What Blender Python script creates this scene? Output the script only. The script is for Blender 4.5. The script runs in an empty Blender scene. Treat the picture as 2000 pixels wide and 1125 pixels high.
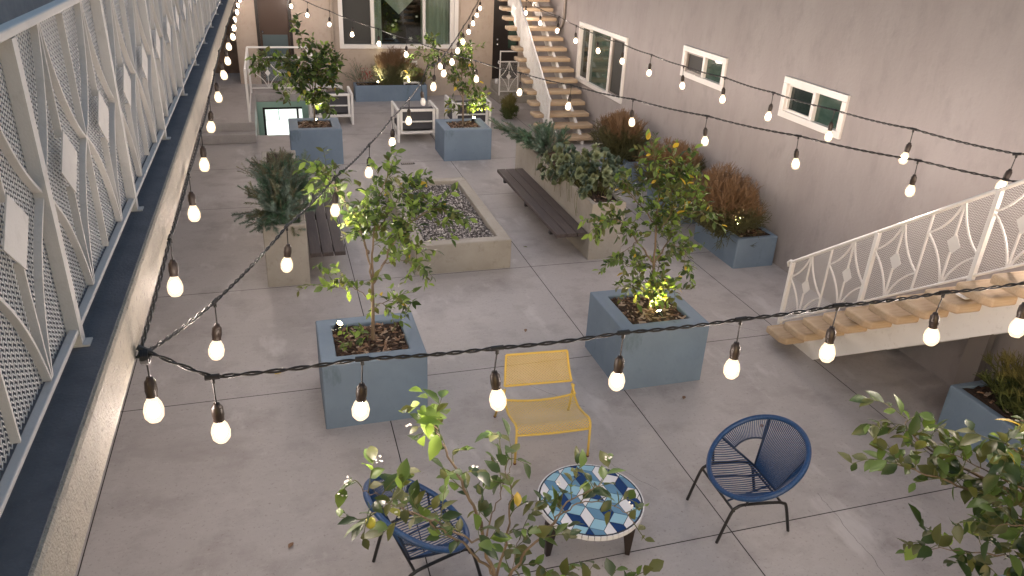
import bpy, math, random
from mathutils import Vector, Matrix
R = math.radians
rnd = random.Random(7)
scn = bpy.context.scene
C = scn.collection

# ---------------------------------------------------------------- camera, world, exposure
cd = bpy.data.cameras.new('camera'); cam = bpy.data.objects.new('camera', cd); C.objects.link(cam)
cd.sensor_width = 36.0; cd.lens = 1483.63 / 2000 * 36; cd.clip_start = 0.05; cd.clip_end = 500
rt = Vector((0.95757555, -0.28480571, 0.04398594)); dn = Vector((-0.08601534, -0.42813884, -0.89961019)); fw = Vector((0.27504621, 0.85766126, -0.43447294))
m = Matrix.Identity(4)
for i in range(3):
    m[i][0] = rt[i]; m[i][1] = -dn[i]; m[i][2] = -fw[i]
m[2][3] = 4.2
cam.matrix_world = m
scn.camera = cam
w = bpy.data.worlds.new('World'); scn.world = w; w.use_nodes = True
nt = w.node_tree; bg = nt.nodes['Background']
sky = nt.nodes.new('ShaderNodeTexSky'); sky.sky_type = 'NISHITA'; sky.sun_disc = False
sky.sun_elevation = R(12); sky.sun_rotation = R(200)
nt.links.new(sky.outputs[0], bg.inputs[0]); bg.inputs[1].default_value = 0.15
BULB = 500.0
scn.view_settings.view_transform = 'Standard'; scn.view_settings.look = 'None'
scn.view_settings.exposure = 0.22; scn.view_settings.gamma = 1.0
scn.render.engine = 'CYCLES'
cy = scn.cycles
cy.use_denoising = True; cy.use_light_tree = True; cy.max_bounces = 6; cy.diffuse_bounces = 3; cy.glossy_bounces = 3
cy.transparent_max_bounces = 8; cy.transmission_bounces = 4; cy.sample_clamp_indirect = 6; cy.caustics_reflective = False; cy.caustics_refractive = False

# ---------------------------------------------------------------- materials
def mat(name, col, rough=0.6, metal=0.0, noise=None, bump=None, spec=0.5, emit=None, estr=0.0, trans=0.0, coat=0.0):
    """noise = list of (scale, detail, colour2, lo, hi, stretch)"""
    mt = bpy.data.materials.new(name); mt.use_nodes = True
    t = mt.node_tree; b = t.nodes['Principled BSDF']
    b.inputs['Roughness'].default_value = rough; b.inputs['Metallic'].default_value = metal
    b.inputs['Specular IOR Level'].default_value = spec
    if coat: b.inputs['Coat Weight'].default_value = coat
    col = tuple(col) + (1,)
    b.inputs['Base Color'].default_value = col
    tc = t.nodes.new('ShaderNodeTexCoord')
    def co(stretch):
        if stretch is None: return tc.outputs['Object']
        mp = t.nodes.new('ShaderNodeMapping'); mp.inputs['Scale'].default_value = stretch
        t.links.new(tc.outputs['Object'], mp.inputs[0]); return mp.outputs[0]
    last = None
    for (sc, det, c2, lo, hi, st) in (noise or []):
        n = t.nodes.new('ShaderNodeTexNoise'); n.inputs['Scale'].default_value = sc; n.inputs['Detail'].default_value = det
        n.inputs['Roughness'].default_value = 0.62
        t.links.new(co(st), n.inputs['Vector'])
        r = t.nodes.new('ShaderNodeMapRange'); r.inputs[1].default_value = lo; r.inputs[2].default_value = hi
        t.links.new(n.outputs[0], r.inputs[0])
        mx = t.nodes.new('ShaderNodeMix'); mx.data_type = 'RGBA'
        t.links.new(r.outputs[0], mx.inputs[0])
        if last is None: mx.inputs[6].default_value = col
        else: t.links.new(last, mx.inputs[6])
        mx.inputs[7].default_value = tuple(c2) + (1,)
        last = mx.outputs[2]
    if last is not None: t.links.new(last, b.inputs['Base Color'])
    if bump:
        hprev = None
        for (sc, strength, dist, st) in bump:
            n = t.nodes.new('ShaderNodeTexNoise'); n.inputs['Scale'].default_value = sc; n.inputs['Detail'].default_value = 5
            t.links.new(co(st), n.inputs['Vector'])
            bp = t.nodes.new('ShaderNodeBump'); bp.inputs['Strength'].default_value = strength; bp.inputs['Distance'].default_value = dist
            t.links.new(n.outputs[0], bp.inputs['Height'])
            if hprev is not None: t.links.new(hprev, bp.inputs['Normal'])
            hprev = bp.outputs[0]
        t.links.new(hprev, b.inputs['Normal'])
    if emit:
        b.inputs['Emission Color'].default_value = tuple(emit) + (1,); b.inputs['Emission Strength'].default_value = estr
    if trans:
        tr = t.nodes.new('ShaderNodeBsdfTranslucent'); tr.inputs[0].default_value = (min(1, col[0] * 2.2), min(1, col[1] * 2.2), col[2] * 1.2, 1)
        ms = t.nodes.new('ShaderNodeMixShader'); ms.inputs[0].default_value = trans
        t.links.new(b.outputs[0], ms.inputs[1]); t.links.new(tr.outputs[0], ms.inputs[2])
        t.links.new(ms.outputs[0], t.nodes['Material Output'].inputs[0])
    return mt

M = {}
M['floor'] = mat('polished_concrete', (.385, .361, .352), .46, noise=[(0.55, 4, (.455, .43, .43), .35, .7, None), (2.2, 9, (.30, .275, .268), .48, .72, None), (7, 10, (.46, .435, .43), .55, .8, (1, 2.4, 1)), (38, 5, (.24, .215, .20), .58, .74, None), (110, 3, (.50, .47, .46), .6, .75, None), (1.3, 10, (.51, .49, .485), .58, .68, (1.6, .7, 1)), (.9, 10, (.295, .27, .26), .58, .74, (.6, 1.3, 1))], bump=[(60, .08, .004, None)])
M['joint'] = mat('joint_filler', (.03, .026, .023), .9)
M['wall'] = mat('grey_stucco', (.31, .278, .27), .85, noise=[(1.1, 5, (.37, .34, .33), .35, .72, (1, 1, .35)), (4.0, 8, (.265, .242, .235), .52, .82, (1, 1, .6)), (14, 6, (.35, .32, .31), .5, .9, (1, 1, .2)), (45, 3, (.27, .245, .235), .68, .82, None)], bump=[(24, .35, .012, None), (95, .35, .004, None)])
M['wall_tan'] = mat('tan_stucco', (.40, .325, .265), .85, noise=[(1.4, 5, (.45, .38, .32), .35, .7, None), (9, 6, (.33, .26, .21), .55, .85, None)], bump=[(60, .35, .005, None)])
M['wall_grey'] = mat('balcony_stucco', (.23, .25, .27), .85, noise=[(5, 5, (.29, .31, .33), .4, .7, None)], bump=[(70, .3, .004, None)])
M['brown'] = mat('dark_brown_wall', (.09, .06, .045), .7, noise=[(3, 4, (.14, .09, .07), .4, .7, None)])
M['slab'] = mat('painted_slab', (.42, .375, .30), .7, noise=[(5, 6, (.33, .295, .24), .45, .7, None), (34, 5, (.20, .18, .15), .58, .72, None), (85, 3, (.60, .55, .46), .6, .72, None)], bump=[(48, .7, .010, None), (120, 1, .006, None)])
M['slabtop'] = mat('slab_top_shade', (.15, .155, .17), .8, noise=[(8, 6, (.11, .115, .13), .4, .7, None), (90, 3, (.2, .2, .21), .62, .78, None)], bump=[(90, .6, .006, None)])  # dark colour stands in for the shade on top of the slab
M['blue'] = mat('blue_grey_painted_stucco', (.155, .215, .295), .62, noise=[(2.5, 6, (.18, .25, .335), .4, .7, None), (12, 7, (.125, .185, .26), .58, .85, None), (45, 3, (.2, .27, .31), .7, .82, None), (10, 6, (.19, .255, .31), .58, .8, (1, 1, .12)), (3.5, 8, (.10, .15, .19), .6, .72, (1, 1, .4))], bump=[(40, .2, .006, None)])
M['conc'] = mat('raw_concrete', (.33, .305, .265), .8, noise=[(2.2, 6, (.40, .375, .335), .4, .7, None), (9, 8, (.25, .23, .195), .55, .8, None), (40, 4, (.18, .165, .14), .7, .8, None)], bump=[(30, .3, .006, None)])
M['white'] = mat('white_painted_steel', (.80, .785, .765), .45, noise=[(18, 5, (.58, .55, .52), .58, .85, None)], bump=[(70, .1, .002, None)])
M['railpaint'] = mat('warm_white_railing_paint', (.64, .615, .585), .5, noise=[(14, 5, (.52, .495, .46), .55, .8, None)], bump=[(120, .35, .003, None)])
M['meshpaint'] = mat('expanded_mesh_paint', (.74, .75, .77), .5)
M['vinyl'] = mat('white_vinyl', (.74, .71, .68), .4)
M['tread'] = mat('timber_tread', (.45, .335, .22), .6, noise=[(3, 5, (.53, .41, .29), .35, .7, (1, 14, 14)), (9, 6, (.33, .23, .145), .5, .85, (.8, 16, 16)), (2, 3, (.38, .25, .16), .5, .8, None)], bump=[(12, .3, .004, (1, 14, 14))])
M['wood'] = mat('weathered_dark_timber', (.055, .043, .043), .55, noise=[(4, 6, (.11, .088, .082), .45, .8, (14, .8, 14)), (1.5, 4, (.05, .04, .038), .5, .8, None)], bump=[(14, .4, .004, (14, 1, 14))])
M['soil'] = mat('bark_mulch', (.035, .022, .016), .95, noise=[(40, 6, (.10, .055, .032), .5, .75, None)], bump=[(45, 1, .03, None)])
M['chip1'] = mat('bark_chip_dark', (.06, .032, .02), .9); M['chip2'] = mat('bark_chip_light', (.22, .13, .08), .85); M['chip3'] = mat('bark_chip_pale', (.38, .29, .22), .85)
M['st1'] = mat('gravel_dark', (.10, .092, .09), .8); M['st2'] = mat('gravel_mid', (.30, .28, .27), .8); M['st3'] = mat('gravel_light', (.58, .55, .53), .8)
M['gravelbed'] = mat('gravel_base', (.06, .055, .05), .95, noise=[(60, 4, (.2, .18, .17), .5, .6, None)], bump=[(60, 1, .02, None)])
M['bark'] = mat('grey_brown_bark', (.17, .125, .085), .85, noise=[(30, 5, (.26, .21, .16), .45, .75, (1, 1, .3))], bump=[(50, .5, .004, None)])
M['twig'] = mat('green_twig', (.11, .12, .045), .7)
LT = .32
M['lf_dark'] = mat('citrus_leaf_dark', (.04, .068, .026), .38, trans=LT); M['lf_mid'] = mat('citrus_leaf_mid', (.095, .15, .042), .38, trans=LT)
M['lf_light'] = mat('citrus_leaf_light', (.19, .28, .075), .4, trans=.4); M['lf_yel'] = mat('citrus_leaf_yellow', (.48, .33, .05), .5, trans=.4)
M['lf_olive'] = mat('citrus_leaf_olive', (.095, .105, .038), .42, trans=LT)
M['needle'] = mat('grey_green_needle', (.14, .20, .16), .6); M['needle2'] = mat('deep_green_needle', (.07, .14, .08), .6); M['needle3'] = mat('olive_needle', (.17, .18, .10), .6)
M['succ'] = mat('succulent_leaf', (.17, .21, .12), .5, noise=[(9, 3, (.17, .16, .08), .5, .8, None)]); M['succ2'] = mat('succulent_leaf_blue', (.08, .12, .09), .5)
M['black'] = mat('black_powder_coat', (.012, .012, .014), .4); M['cable'] = mat('black_cable', (.014, .013, .013), .5)
M['rope'] = mat('blue_cord', (.010, .045, .135), .4, noise=[(80, 2, (.018, .07, .20), .45, .7, None)]); M['rope_dark'] = mat('dark_blue_cord', (.008, .022, .06), .5)
M['yellow'] = mat('mustard_powder_coat', (.72, .50, .10), .4)
M['ygold'] = mat('rubber_foot', (.12, .03, .02), .6)
M['walnut'] = mat('dark_stained_wood', (.025, .016, .013), .4)
M['grout'] = mat('dark_grout', (.02, .025, .04), .8)
M['tl_w'] = mat('tile_white', (.70, .70, .72), .15, coat=.4); M['tl_l'] = mat('tile_light_blue', (.27, .47, .58), .15, coat=.4)
M['tl_m'] = mat('tile_steel_blue', (.12, .24, .36), .15, coat=.4); M['tl_n'] = mat('tile_navy', (.008, .03, .12), .15, coat=.4)
M['dkglass'] = mat('window_glass_dark', (.012, .022, .02), .06, spec=.8, noise=[(2.2, 3, (.03, .055, .045), .45, .7, None)])  # greenish mottling paints a blurred reflection into the pane
M['reflglass'] = mat('window_glass_reflection', (.028, .055, .042), .08, spec=.8, noise=[(1.6, 3, (.06, .10, .08), .45, .7, (1, 1, 3))])  # green tone and mottling are a painted reflection in opaque panes
M['screen'] = mat('insect_screen', (.045, .045, .042), .7)
M['doorblk'] = mat('black_door', (.016, .012, .012), .35); M['doorbrn'] = mat('dark_brown_door', (.045, .022, .014), .4)
M['teal'] = mat('door_kick_panel', (.06, .09, .10), .4)
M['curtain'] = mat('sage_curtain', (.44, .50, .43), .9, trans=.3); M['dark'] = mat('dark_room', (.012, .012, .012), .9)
M['cushion'] = mat('charcoal_cushion', (.07, .07, .08), .9); M['mint'] = mat('mint_painted_frame', (.32, .50, .42), .5)
M['lemon'] = mat('lemon_skin', (.55, .52, .06), .45, bump=[(90, .4, .002, None)]); M['petal'] = mat('white_petal', (.72, .70, .62), .6)
M['red'] = mat('red_bract', (.35, .06, .05), .6); M['metal'] = mat('galvanised_pipe', (.30, .27, .25), .45, .4); M['steel'] = mat('steel_knob', (.6, .6, .6), .25, 1.0)
M['socket'] = mat('bakelite_socket', (.028, .018, .014), .45)
def emitmat(name, col, s):
    mt = bpy.data.materials.new(name); mt.use_nodes = True; t = mt.node_tree
    e = t.nodes.new('ShaderNodeEmission'); e.inputs[0].default_value = col + (1,); e.inputs[1].default_value = s
    t.links.new(e.outputs[0], t.nodes['Material Output'].inputs[0]); return mt
M['bulb'] = emitmat('lit_bulb_glass', (1.0, .855, .775), BULB)
gm = bpy.data.materials.new('glowing_clear_glass'); gm.use_nodes = True; t = gm.node_tree
tr = t.nodes.new('ShaderNodeBsdfTransparent'); tr.inputs[0].default_value = (1, .97, .93, 1); em = t.nodes.new('ShaderNodeEmission'); em.inputs[0].default_value = (1.0, .78, .51, 1); em.inputs[1].default_value = 2.9
ms = t.nodes.new('ShaderNodeMixShader'); ms.inputs[0].default_value = .30
t.links.new(tr.outputs[0], ms.inputs[1]); t.links.new(em.outputs[0], ms.inputs[2]); t.links.new(ms.outputs[0], t.nodes['Material Output'].inputs[0]); M['bulbshell'] = gm
M['offglass'] = mat('unlit_bulb_glass', (.6, .6, .58), .1)
M['lens'] = emitmat('uplight_lens', (1.0, .86, .45), 60)
M['roomlamp'] = emitmat('basement_ceiling_lamp', (.93, .97, 1.0), 9)
# glass you can see through, with a reflection
gm = bpy.data.materials.new('clear_window_glass'); gm.use_nodes = True; t = gm.node_tree
tr = t.nodes.new('ShaderNodeBsdfTransparent'); tr.inputs[0].default_value = (.9, .94, .92, 1); gl = t.nodes.new('ShaderNodeBsdfGlossy'); gl.inputs['Roughness'].default_value = .02
ms = t.nodes.new('ShaderNodeMixShader'); ms.inputs[0].default_value = .12
t.links.new(tr.outputs[0], ms.inputs[1]); t.links.new(gl.outputs[0], ms.inputs[2]); t.links.new(ms.outputs[0], t.nodes['Material Output'].inputs[0]); M['glass'] = gm
def rampmat(name, c0, c1, c2, p1=.55):
    mt = mat(name, c0, .65); t = mt.node_tree; tc = t.nodes.new('ShaderNodeTexCoord'); sp = t.nodes.new('ShaderNodeSeparateXYZ')
    t.links.new(tc.outputs['Generated'], sp.inputs[0]); n = t.nodes.new('ShaderNodeTexNoise'); n.inputs['Scale'].default_value = 6
    t.links.new(tc.outputs['Object'], n.inputs[0]); a = t.nodes.new('ShaderNodeMath'); a.operation = 'MULTIPLY_ADD'; a.inputs[1].default_value = .7; 
    t.links.new(n.outputs[0], a.inputs[0]); t.links.new(sp.outputs[2], a.inputs[2])
    r = t.nodes.new('ShaderNodeValToRGB'); t.links.new(a.outputs[0], r.inputs[0]); e = r.color_ramp.elements
    e[0].position = .35; e[0].color = c0 + (1,); e[1].position = 1.25 if False else 1.0; e[1].color = c2 + (1,); q = e.new(.5 + p1 * .5); q.color = c1 + (1,)
    t.links.new(r.outputs[0], t.nodes['Principled BSDF'].inputs['Base Color']); return mt
M['fire'] = rampmat('fire_stick_stem', (.065, .075, .026), (.098, .092, .038), (.185, .108, .055), .78)
M['fire_g'] = rampmat('green_stick_stem', (.045, .065, .02), (.09, .11, .03), (.17, .15, .05), .5)

# ---------------------------------------------------------------- mesh helpers
class MB:
    def __init__(s): s.v = []; s.f = []; s.m = []
    def face(s, pts, mi=0):
        n = len(s.v); s.v.extend([tuple(p) for p in pts]); s.f.append(tuple(range(n, n + len(pts)))); s.m.append(mi)
    def box(s, x0, x1, y0, y1, z0, z1, mi=0):
        n = len(s.v)
        s.v += [(x0, y0, z0), (x1, y0, z0), (x1, y1, z0), (x0, y1, z0), (x0, y0, z1), (x1, y0, z1), (x1, y1, z1), (x0, y1, z1)]
        for f in ((0, 3, 2, 1), (4, 5, 6, 7), (0, 1, 5, 4), (1, 2, 6, 5), (2, 3, 7, 6), (3, 0, 4, 7)):
            s.f.append(tuple(n + i for i in f)); s.m.append(mi)
        return s
    def tube(s, pts, r, sides=6, mi=0, cap=True, flat=None):
        pts = [Vector(p) for p in pts]; k = len(pts); n0 = len(s.v)
        rr = r if isinstance(r, (list, tuple)) else [r] * k
        up = None
        for i in range(k):
            d = (pts[min(i + 1, k - 1)] - pts[max(i - 1, 0)])
            if d.length < 1e-9: d = Vector((0, 0, 1))
            d.normalize()
            if up is None:
                up = Vector((0, 0, 1)) if abs(d.z) < .9 else Vector((1, 0, 0))
            a = (up - d * up.dot(d)).normalized(); b = d.cross(a); up = a
            for j in range(sides):
                an = 2 * math.pi * (j + .5) / sides
                s.v.append(tuple(pts[i] + (a * math.cos(an) + b * math.sin(an)) * rr[i]))
        for i in range(k - 1):
            for j in range(sides):
                j2 = (j + 1) % sides
                s.f.append((n0 + i * sides + j, n0 + i * sides + j2, n0 + (i + 1) * sides + j2, n0 + (i + 1) * sides + j)); s.m.append(mi)
        if cap and sides > 2:
            s.f.append(tuple(n0 + j for j in reversed(range(sides)))); s.m.append(mi)
            s.f.append(tuple(n0 + (k - 1) * sides + j for j in range(sides))); s.m.append(mi)
        return s
    def lathe(s, prof, c=(0, 0, 0), sides=14, mi=0, axis=None):
        c = Vector(c); pts = [c + Vector((0, 0, z)) for r, z in prof]
        n0 = len(s.v)
        for (r, z) in prof:
            for j in range(sides):
                a = 2 * math.pi * j / sides; s.v.append((c.x + r * math.cos(a), c.y + r * math.sin(a), c.z + z))
        for i in range(len(prof) - 1):
            for j in range(sides):
                j2 = (j + 1) % sides
                s.f.append((n0 + i * sides + j, n0 + i * sides + j2, n0 + (i + 1) * sides + j2, n0 + (i + 1) * sides + j)); s.m.append(mi)
        return s
    def prism(s, poly, ax, a0, a1, mi=0):
        """poly of 2D points; ax = extrusion axis 0/1/2"""
        n = len(s.v); k = len(poly)
        def P(u, v, a):
            return {0: (a, u, v), 1: (u, a, v), 2: (u, v, a)}[ax]
        for a in (a0, a1):
            for (u, v) in poly: s.v.append(P(u, v, a))
        s.f.append(tuple(n + i for i in range(k))); s.m.append(mi)
        s.f.append(tuple(n + k + i for i in reversed(range(k)))); s.m.append(mi)
        for i in range(k):
            j = (i + 1) % k; s.f.append((n + j, n + i, n + k + i, n + k + j)); s.m.append(mi)
        return s
    def mesh(s, name, mats, smooth=False):
        me = bpy.data.meshes.new(name); me.from_pydata(s.v, [], s.f)
        for x in (mats if isinstance(mats, (list, tuple)) else [mats]): me.materials.append(M[x])
        me.polygons.foreach_set('material_index', s.m)
        if smooth: me.polygons.foreach_set('use_smooth', [True] * len(s.f))
        me.update(); return me
    def build(s, name, mats, parent=None, smooth=False, bevel=0, loc=None, rz=0, fixn=False):
        me = s.mesh(name, mats, smooth)
        if fixn:
            import bmesh
            bm = bmesh.new(); bm.from_mesh(me); bmesh.ops.recalc_face_normals(bm, faces=bm.faces); bm.to_mesh(me); bm.free()
        o = bpy.data.objects.new(name, me); C.objects.link(o)
        if parent is not None: o.parent = parent
        if loc: o.location = loc
        o.rotation_euler.z = rz
        if bevel:
            md = o.modifiers.new('bevel', 'BEVEL'); md.width = bevel; md.segments = 2; md.limit_method = 'ANGLE'
        return o
def tag(o, label, cat, group=None, kind=None):
    o['label'] = label
    if cat: o['category'] = cat
    if group: o['group'] = group
    if kind: o['kind'] = kind
    return o
def thing(name, label, cat, loc=(0, 0, 0), rz=0, group=None):
    o = bpy.data.objects.new(name, None); C.objects.link(o); o.location = loc; o.rotation_euler.z = rz
    o.empty_display_size = .1
    return tag(o, label, cat, group)
def inst(name, me, parent=None, loc=(0, 0, 0), rz=0):
    o = bpy.data.objects.new(name, me); C.objects.link(o); o.parent = parent; o.location = loc; o.rotation_euler.z = rz; return o
def copy_tree(o, parent=None):
    c = o.copy(); C.objects.link(c); c.parent = parent
    for ch in [x for x in list(o.children)]: copy_tree(ch, c)
    return c
def struct(o, name=None):
    o['kind'] = 'structure'; return o

# ---------------------------------------------------------------- ground with real joints
HX0, HX1, HY0, HY1 = -.46, .78, 16.25, 18.62     # stairwell opening
jx = [-3.9, -1.6, .75, 3.10, 5.42]; jy = [-1.4, 1.15, 3.77, 6.50, 8.88, 11.88, 13.96, 16.1, 18.0]
xs = [-6.0] + jx + [14.0]; ys = [-6.0] + jy + [30.0]
GX, GY = 1.1, 23.2
GH = [(HX0, HX1, HY0, HY1), (HX0, GX, HY1, GY)]
g = MB(); G = .0045
for i in range(len(xs) - 1):
    for j in range(len(ys) - 1):
        cx = [xs[i] + (G if i else 0)] + [a for a in (HX0, HX1, GX) if xs[i] < a < xs[i + 1]] + [xs[i + 1] - G]
        cyy = [ys[j] + (G if j else 0)] + [a for a in (HY0, HY1, GY) if ys[j] < a < ys[j + 1]] + [ys[j + 1] - G]
        for a in range(len(cx) - 1):
            for b in range(len(cyy) - 1):
                if any(h[0] - .01 <= cx[a] and cx[a + 1] <= h[1] + .01 and h[2] - .01 <= cyy[b] and cyy[b + 1] <= h[3] + .01 for h in GH): continue
                g.face([(cx[a], cyy[b], 0), (cx[a + 1], cyy[b], 0), (cx[a + 1], cyy[b + 1], 0), (cx[a], cyy[b + 1], 0)])
for x0, x1, y0, y1 in ((-6, HX0, -6, 30), (GX, 14, -6, 30), (HX0, GX, -6, HY0), (HX1, GX, HY0, HY1), (HX0, GX, GY, 30)):
    g.face([(x0, y0, -.012), (x1, y0, -.012), (x1, y1, -.012), (x0, y1, -.012)], 1)
struct(g.build('ground', ['floor', 'joint']))
# fine hairline cracks in two panels, real slits filled dark
cr = MB()
def crack(p, q, n=14, wdt=.0022, jit=.012):
    p = Vector(p); q = Vector(q); pts = []
    for i in range(n + 1):
        a = p.lerp(q, i / n); pts.append(a + Vector((rnd.uniform(-jit, jit), rnd.uniform(-jit, jit), 0)))
    for i in range(n):
        d = (pts[i + 1] - pts[i]).normalized(); s = Vector((-d.y, d.x, 0)) * wdt
        cr.face([pts[i] - s, pts[i + 1] - s, pts[i + 1] + s, pts[i] + s])
crack((4.04, 3.77, .004), (3.98, 3.1, .004), 14, .0013); crack((4.05, 4.0, .004), (4.04, 3.78, .004), 5, .001); crack((2.5, 4.75, .004), (2.75, 4.35, .004), 10, .001)
crack((1.9, 6.45, .004), (2.6, 5.6, .004), 16, .0013); crack((4.3, 7.2, .004), (5.2, 6.6, .004), 14, .0014)
o = cr.build('ground_crack', 'joint'); struct(o)

# raised walkway and steps on the far left
b = MB(); b.box(-3.6, HX0, 15.66, 15.92, 0, .18); struct(b.build('walkway_step', 'floor', bevel=.012))
b = MB(); b.box(-3.6, HX0, 15.92, 21.2, 0, .355); b.box(HX0, 1.15, HY1 + .13, 19.8, .16, .353); b.box(HX0, 1.15, HY1 + .003, HY1 + .13, .17, .353); b.box(1.1, 1.15, HY1 + .003, HY1 + .13, 0.002, .17); struct(b.build('raised_walkway', 'floor', bevel=.01))
# stairwell pit and the lit basement room behind it
b = MB(); zf = -1.3
b.box(HX0 - .15, HX0, HY0, HY1, zf, -.012); b.box(HX1, HX1 + .15, HY0, HY1, zf, -.012); b.box(HX0 - .15, HX1 + .15, HY0 - .15, HY0, zf, -.012)
b.box(HX0 - .15, HX1 + .15, HY0 - .15, 18.75, zf - .1, zf)
struct(b.build('stairwell_pit', 'conc'))
bs = thing('basement_room', 'lit basement room with white cabinets behind a mint framed opening', 'basement room', (0, 18.62, zf))
b = MB(); b.box(HX0 - .1, 1.1, 0.12, 4.4, -.1, 0); b.build('floor', 'vinyl', bs)
b = MB(); b.box(HX0 - .16, HX0 - .06, .12, 4.4, 0, 1.42); b.box(1.1, 1.2, .12, 4.4, 0, 1.42); b.box(HX0 - .1, 1.1, 4.4, 4.5, 0, 1.42); b.box(HX0 - .1, 1.1, .13, 4.4, 1.42, 1.45); b.build('wall', 'mint', bs)
b = MB(); b.box(HX0, HX0 + .12, 0, .12, 0, 1.467); b.box(.55, HX1, 0, .12, 0, 1.467); b.box(HX0 + .12, .55, .0, .12, 1.34, 1.467); b.build('opening_frame', 'mint', bs)
b = MB(); b.box(HX0 + .12, HX0 + .17, .02, .1, 0, 1.34); b.box(HX0 + .17, .55, .02, .1, 1.29, 1.34); b.box(.42, .47, .02, .1, 0, 1.29); b.build('door_frame', 'doorblk', bs)
for k in range(3):
    b = MB(); b.box(-.5 + k * .53, .01 + k * .53, 4.32, 4.38, .0, 1.38); b.build('cabinet_door', 'vinyl', bs, bevel=.01)
b = MB(); b.box(-.2, .9, .8, 3.9, 1.39, 1.41); b.build('ceiling_lamp', 'roomlamp', bs)

# ---------------------------------------------------------------- buildings
def wall_plane(axis, pos, thick, u0, u1, z0, z1, holes, name, mt, parent):
    """wall normal to axis (0 = x plane, 1 = y plane); face at pos, body grows by thick; holes = (u0,u1,z0,z1)"""
    b = MB()
    def P(u, z, d):
        return (pos + d, u, z) if axis == 0 else (u, pos + d, z)
    us = sorted(set([u0, u1] + [h[0] for h in holes] + [h[1] for h in holes])); zs = sorted(set([z0, z1] + [h[2] for h in holes] + [h[3] for h in holes]))
    for i in range(len(us) - 1):
        for j in range(len(zs) - 1):
            um = (us[i] + us[i + 1]) / 2; zm = (zs[j] + zs[j + 1]) / 2
            if any(h[0] < um < h[1] and h[2] < zm < h[3] for h in holes): continue
            for d in (0, thick):
                b.face([P(us[i], zs[j], d), P(us[i + 1], zs[j], d), P(us[i + 1], zs[j + 1], d), P(us[i], zs[j + 1], d)])
    for (a, c, e, f) in list(holes) + [(u0, u1, z0, z1)]:
        for q in ((a, e, c, e), (c, e, c, f), (c, f, a, f), (a, f, a, e)):
            b.face([P(q[0], q[1], 0), P(q[2], q[3], 0), P(q[2], q[3], thick), P(q[0], q[1], thick)])
    return b.build(name, mt, parent)
def frame_rect(b, axis, pos, u0, u1, z0, z1, wd, d0, d1, mi=0):
    """rectangular ring of width wd around the inside of the rect, from depth d0 to d1"""
    def B(a, c, e, f):
        if axis == 0: b.box(pos + d0, pos + d1, a, c, e, f, mi)
        else: b.box(a, c, pos + d0, pos + d1, e, f, mi)
    B(u0, u1, z0, z0 + wd); B(u0, u1, z1 - wd, z1); B(u0, u0 + wd, z0 + wd, z1 - wd); B(u1 - wd, u1, z0 + wd, z1 - wd)
def panebox(axis, pos, u0, u1, z0, z1, d, th=.006):
    b = MB()
    if axis == 0: b.box(pos + d, pos + d + th, u0, u1, z0, z1)
    else: b.box(u0, u1, pos + d, pos + d + th, z0, z1)
    return b

XW = 6.54
rb = thing('apartment_building', 'long grey stucco apartment wall with three white framed windows on the right of the courtyard', 'building')
holes = [(13.88, 16.36, 1.05, 2.27), (10.34, 11.64, 2.02, 2.47), (7.6, 8.83, 2.0, 2.49)]
wall_plane(0, XW, .25, -5, 26, -.01, 5.4, holes, 'wall', 'wall', rb)
def sliding_window(hole, divs, panes, pos=XW, axis=0, parent=rb, d=1):
    u0, u1, z0, z1 = hole
    b = MB(); frame_rect(b, axis, pos, u0 - .02, u1 + .02, z0 - .02, z1 + .02, .085, -.035, .10)
    w = b.build('window', 'vinyl', parent, bevel=.006)
    i0, i1, k0, k1 = u0 + .065, u1 - .065, z0 + .065, z1 - .065
    b = MB()
    for s in divs:
        if axis == 0: b.box(pos - .02, pos + .08, s - .03, s + .03, k0, k1)
        else: b.box(s - .03, s + .03, pos - .02, pos + .08, k0, k1)
    b.build('frame', 'vinyl', w, bevel=.004)
    edges = [i0] + list(divs) + [i1]
    for n, p in enumerate(panes):
        a, c = edges[n] + (.03 if n else 0), edges[n + 1] - (.03 if n < len(panes) - 1 else 0)
        if p.endswith('+'):
            b = MB(); frame_rect(b, axis, pos, a, c, k0, k1, .03, .005, .06); b.build('sash', 'vinyl' if 'scr' not in p else 'metal', w)
            a += .03; c -= .03
        panebox(axis, pos, a, c, k0 + (.03 if p.endswith('+') else 0), k1 - (.03 if p.endswith('+') else 0), .035).build('pane', p.rstrip('+'), w)
    return w
sliding_window(holes[0], [14.62, 15.75], ['screen+', 'reflglass', 'dkglass+'])
sliding_window(holes[1], [10.98], ['reflglass', 'screen+'])
sliding_window(holes[2], [8.2], ['reflglass', 'dkglass+'])
# conduit on the wall near the far stair
b = MB(); b.tube([(XW - .04, 17.35, 5.2), (XW - .04, 17.35, 2.2), (XW - .05, 17.45, 2.05), (XW - .12, 17.75, 1.98), (XW - .2, 17.95, 1.9)], .035, 8)
b.build('conduit', 'metal', rb, smooth=True)

YW = 19.8
fb = thing('apartment_building', 'tan stucco end building with a wide picture window and two dark doors', 'building')
fh = [(1.63, 4.54, 1.22, 2.62), (-.32, .50, .355, 2.75), (5.5, 6.2, .40, 2.8)]
wall_plane(1, YW, .25, -.76, XW, -.01, 5.4, fh, 'wall', 'wall_tan', fb)
b = MB(); b.box(-.80, -.762, YW + .0, 21.4, .355, 5.4); b.build('wall_return', 'wall_tan', fb)
b = MB(); b.box(-4, -.80, 21.2, 21.4, .355, 5.4); b.build('rear_panel', 'brown', fb)
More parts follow.
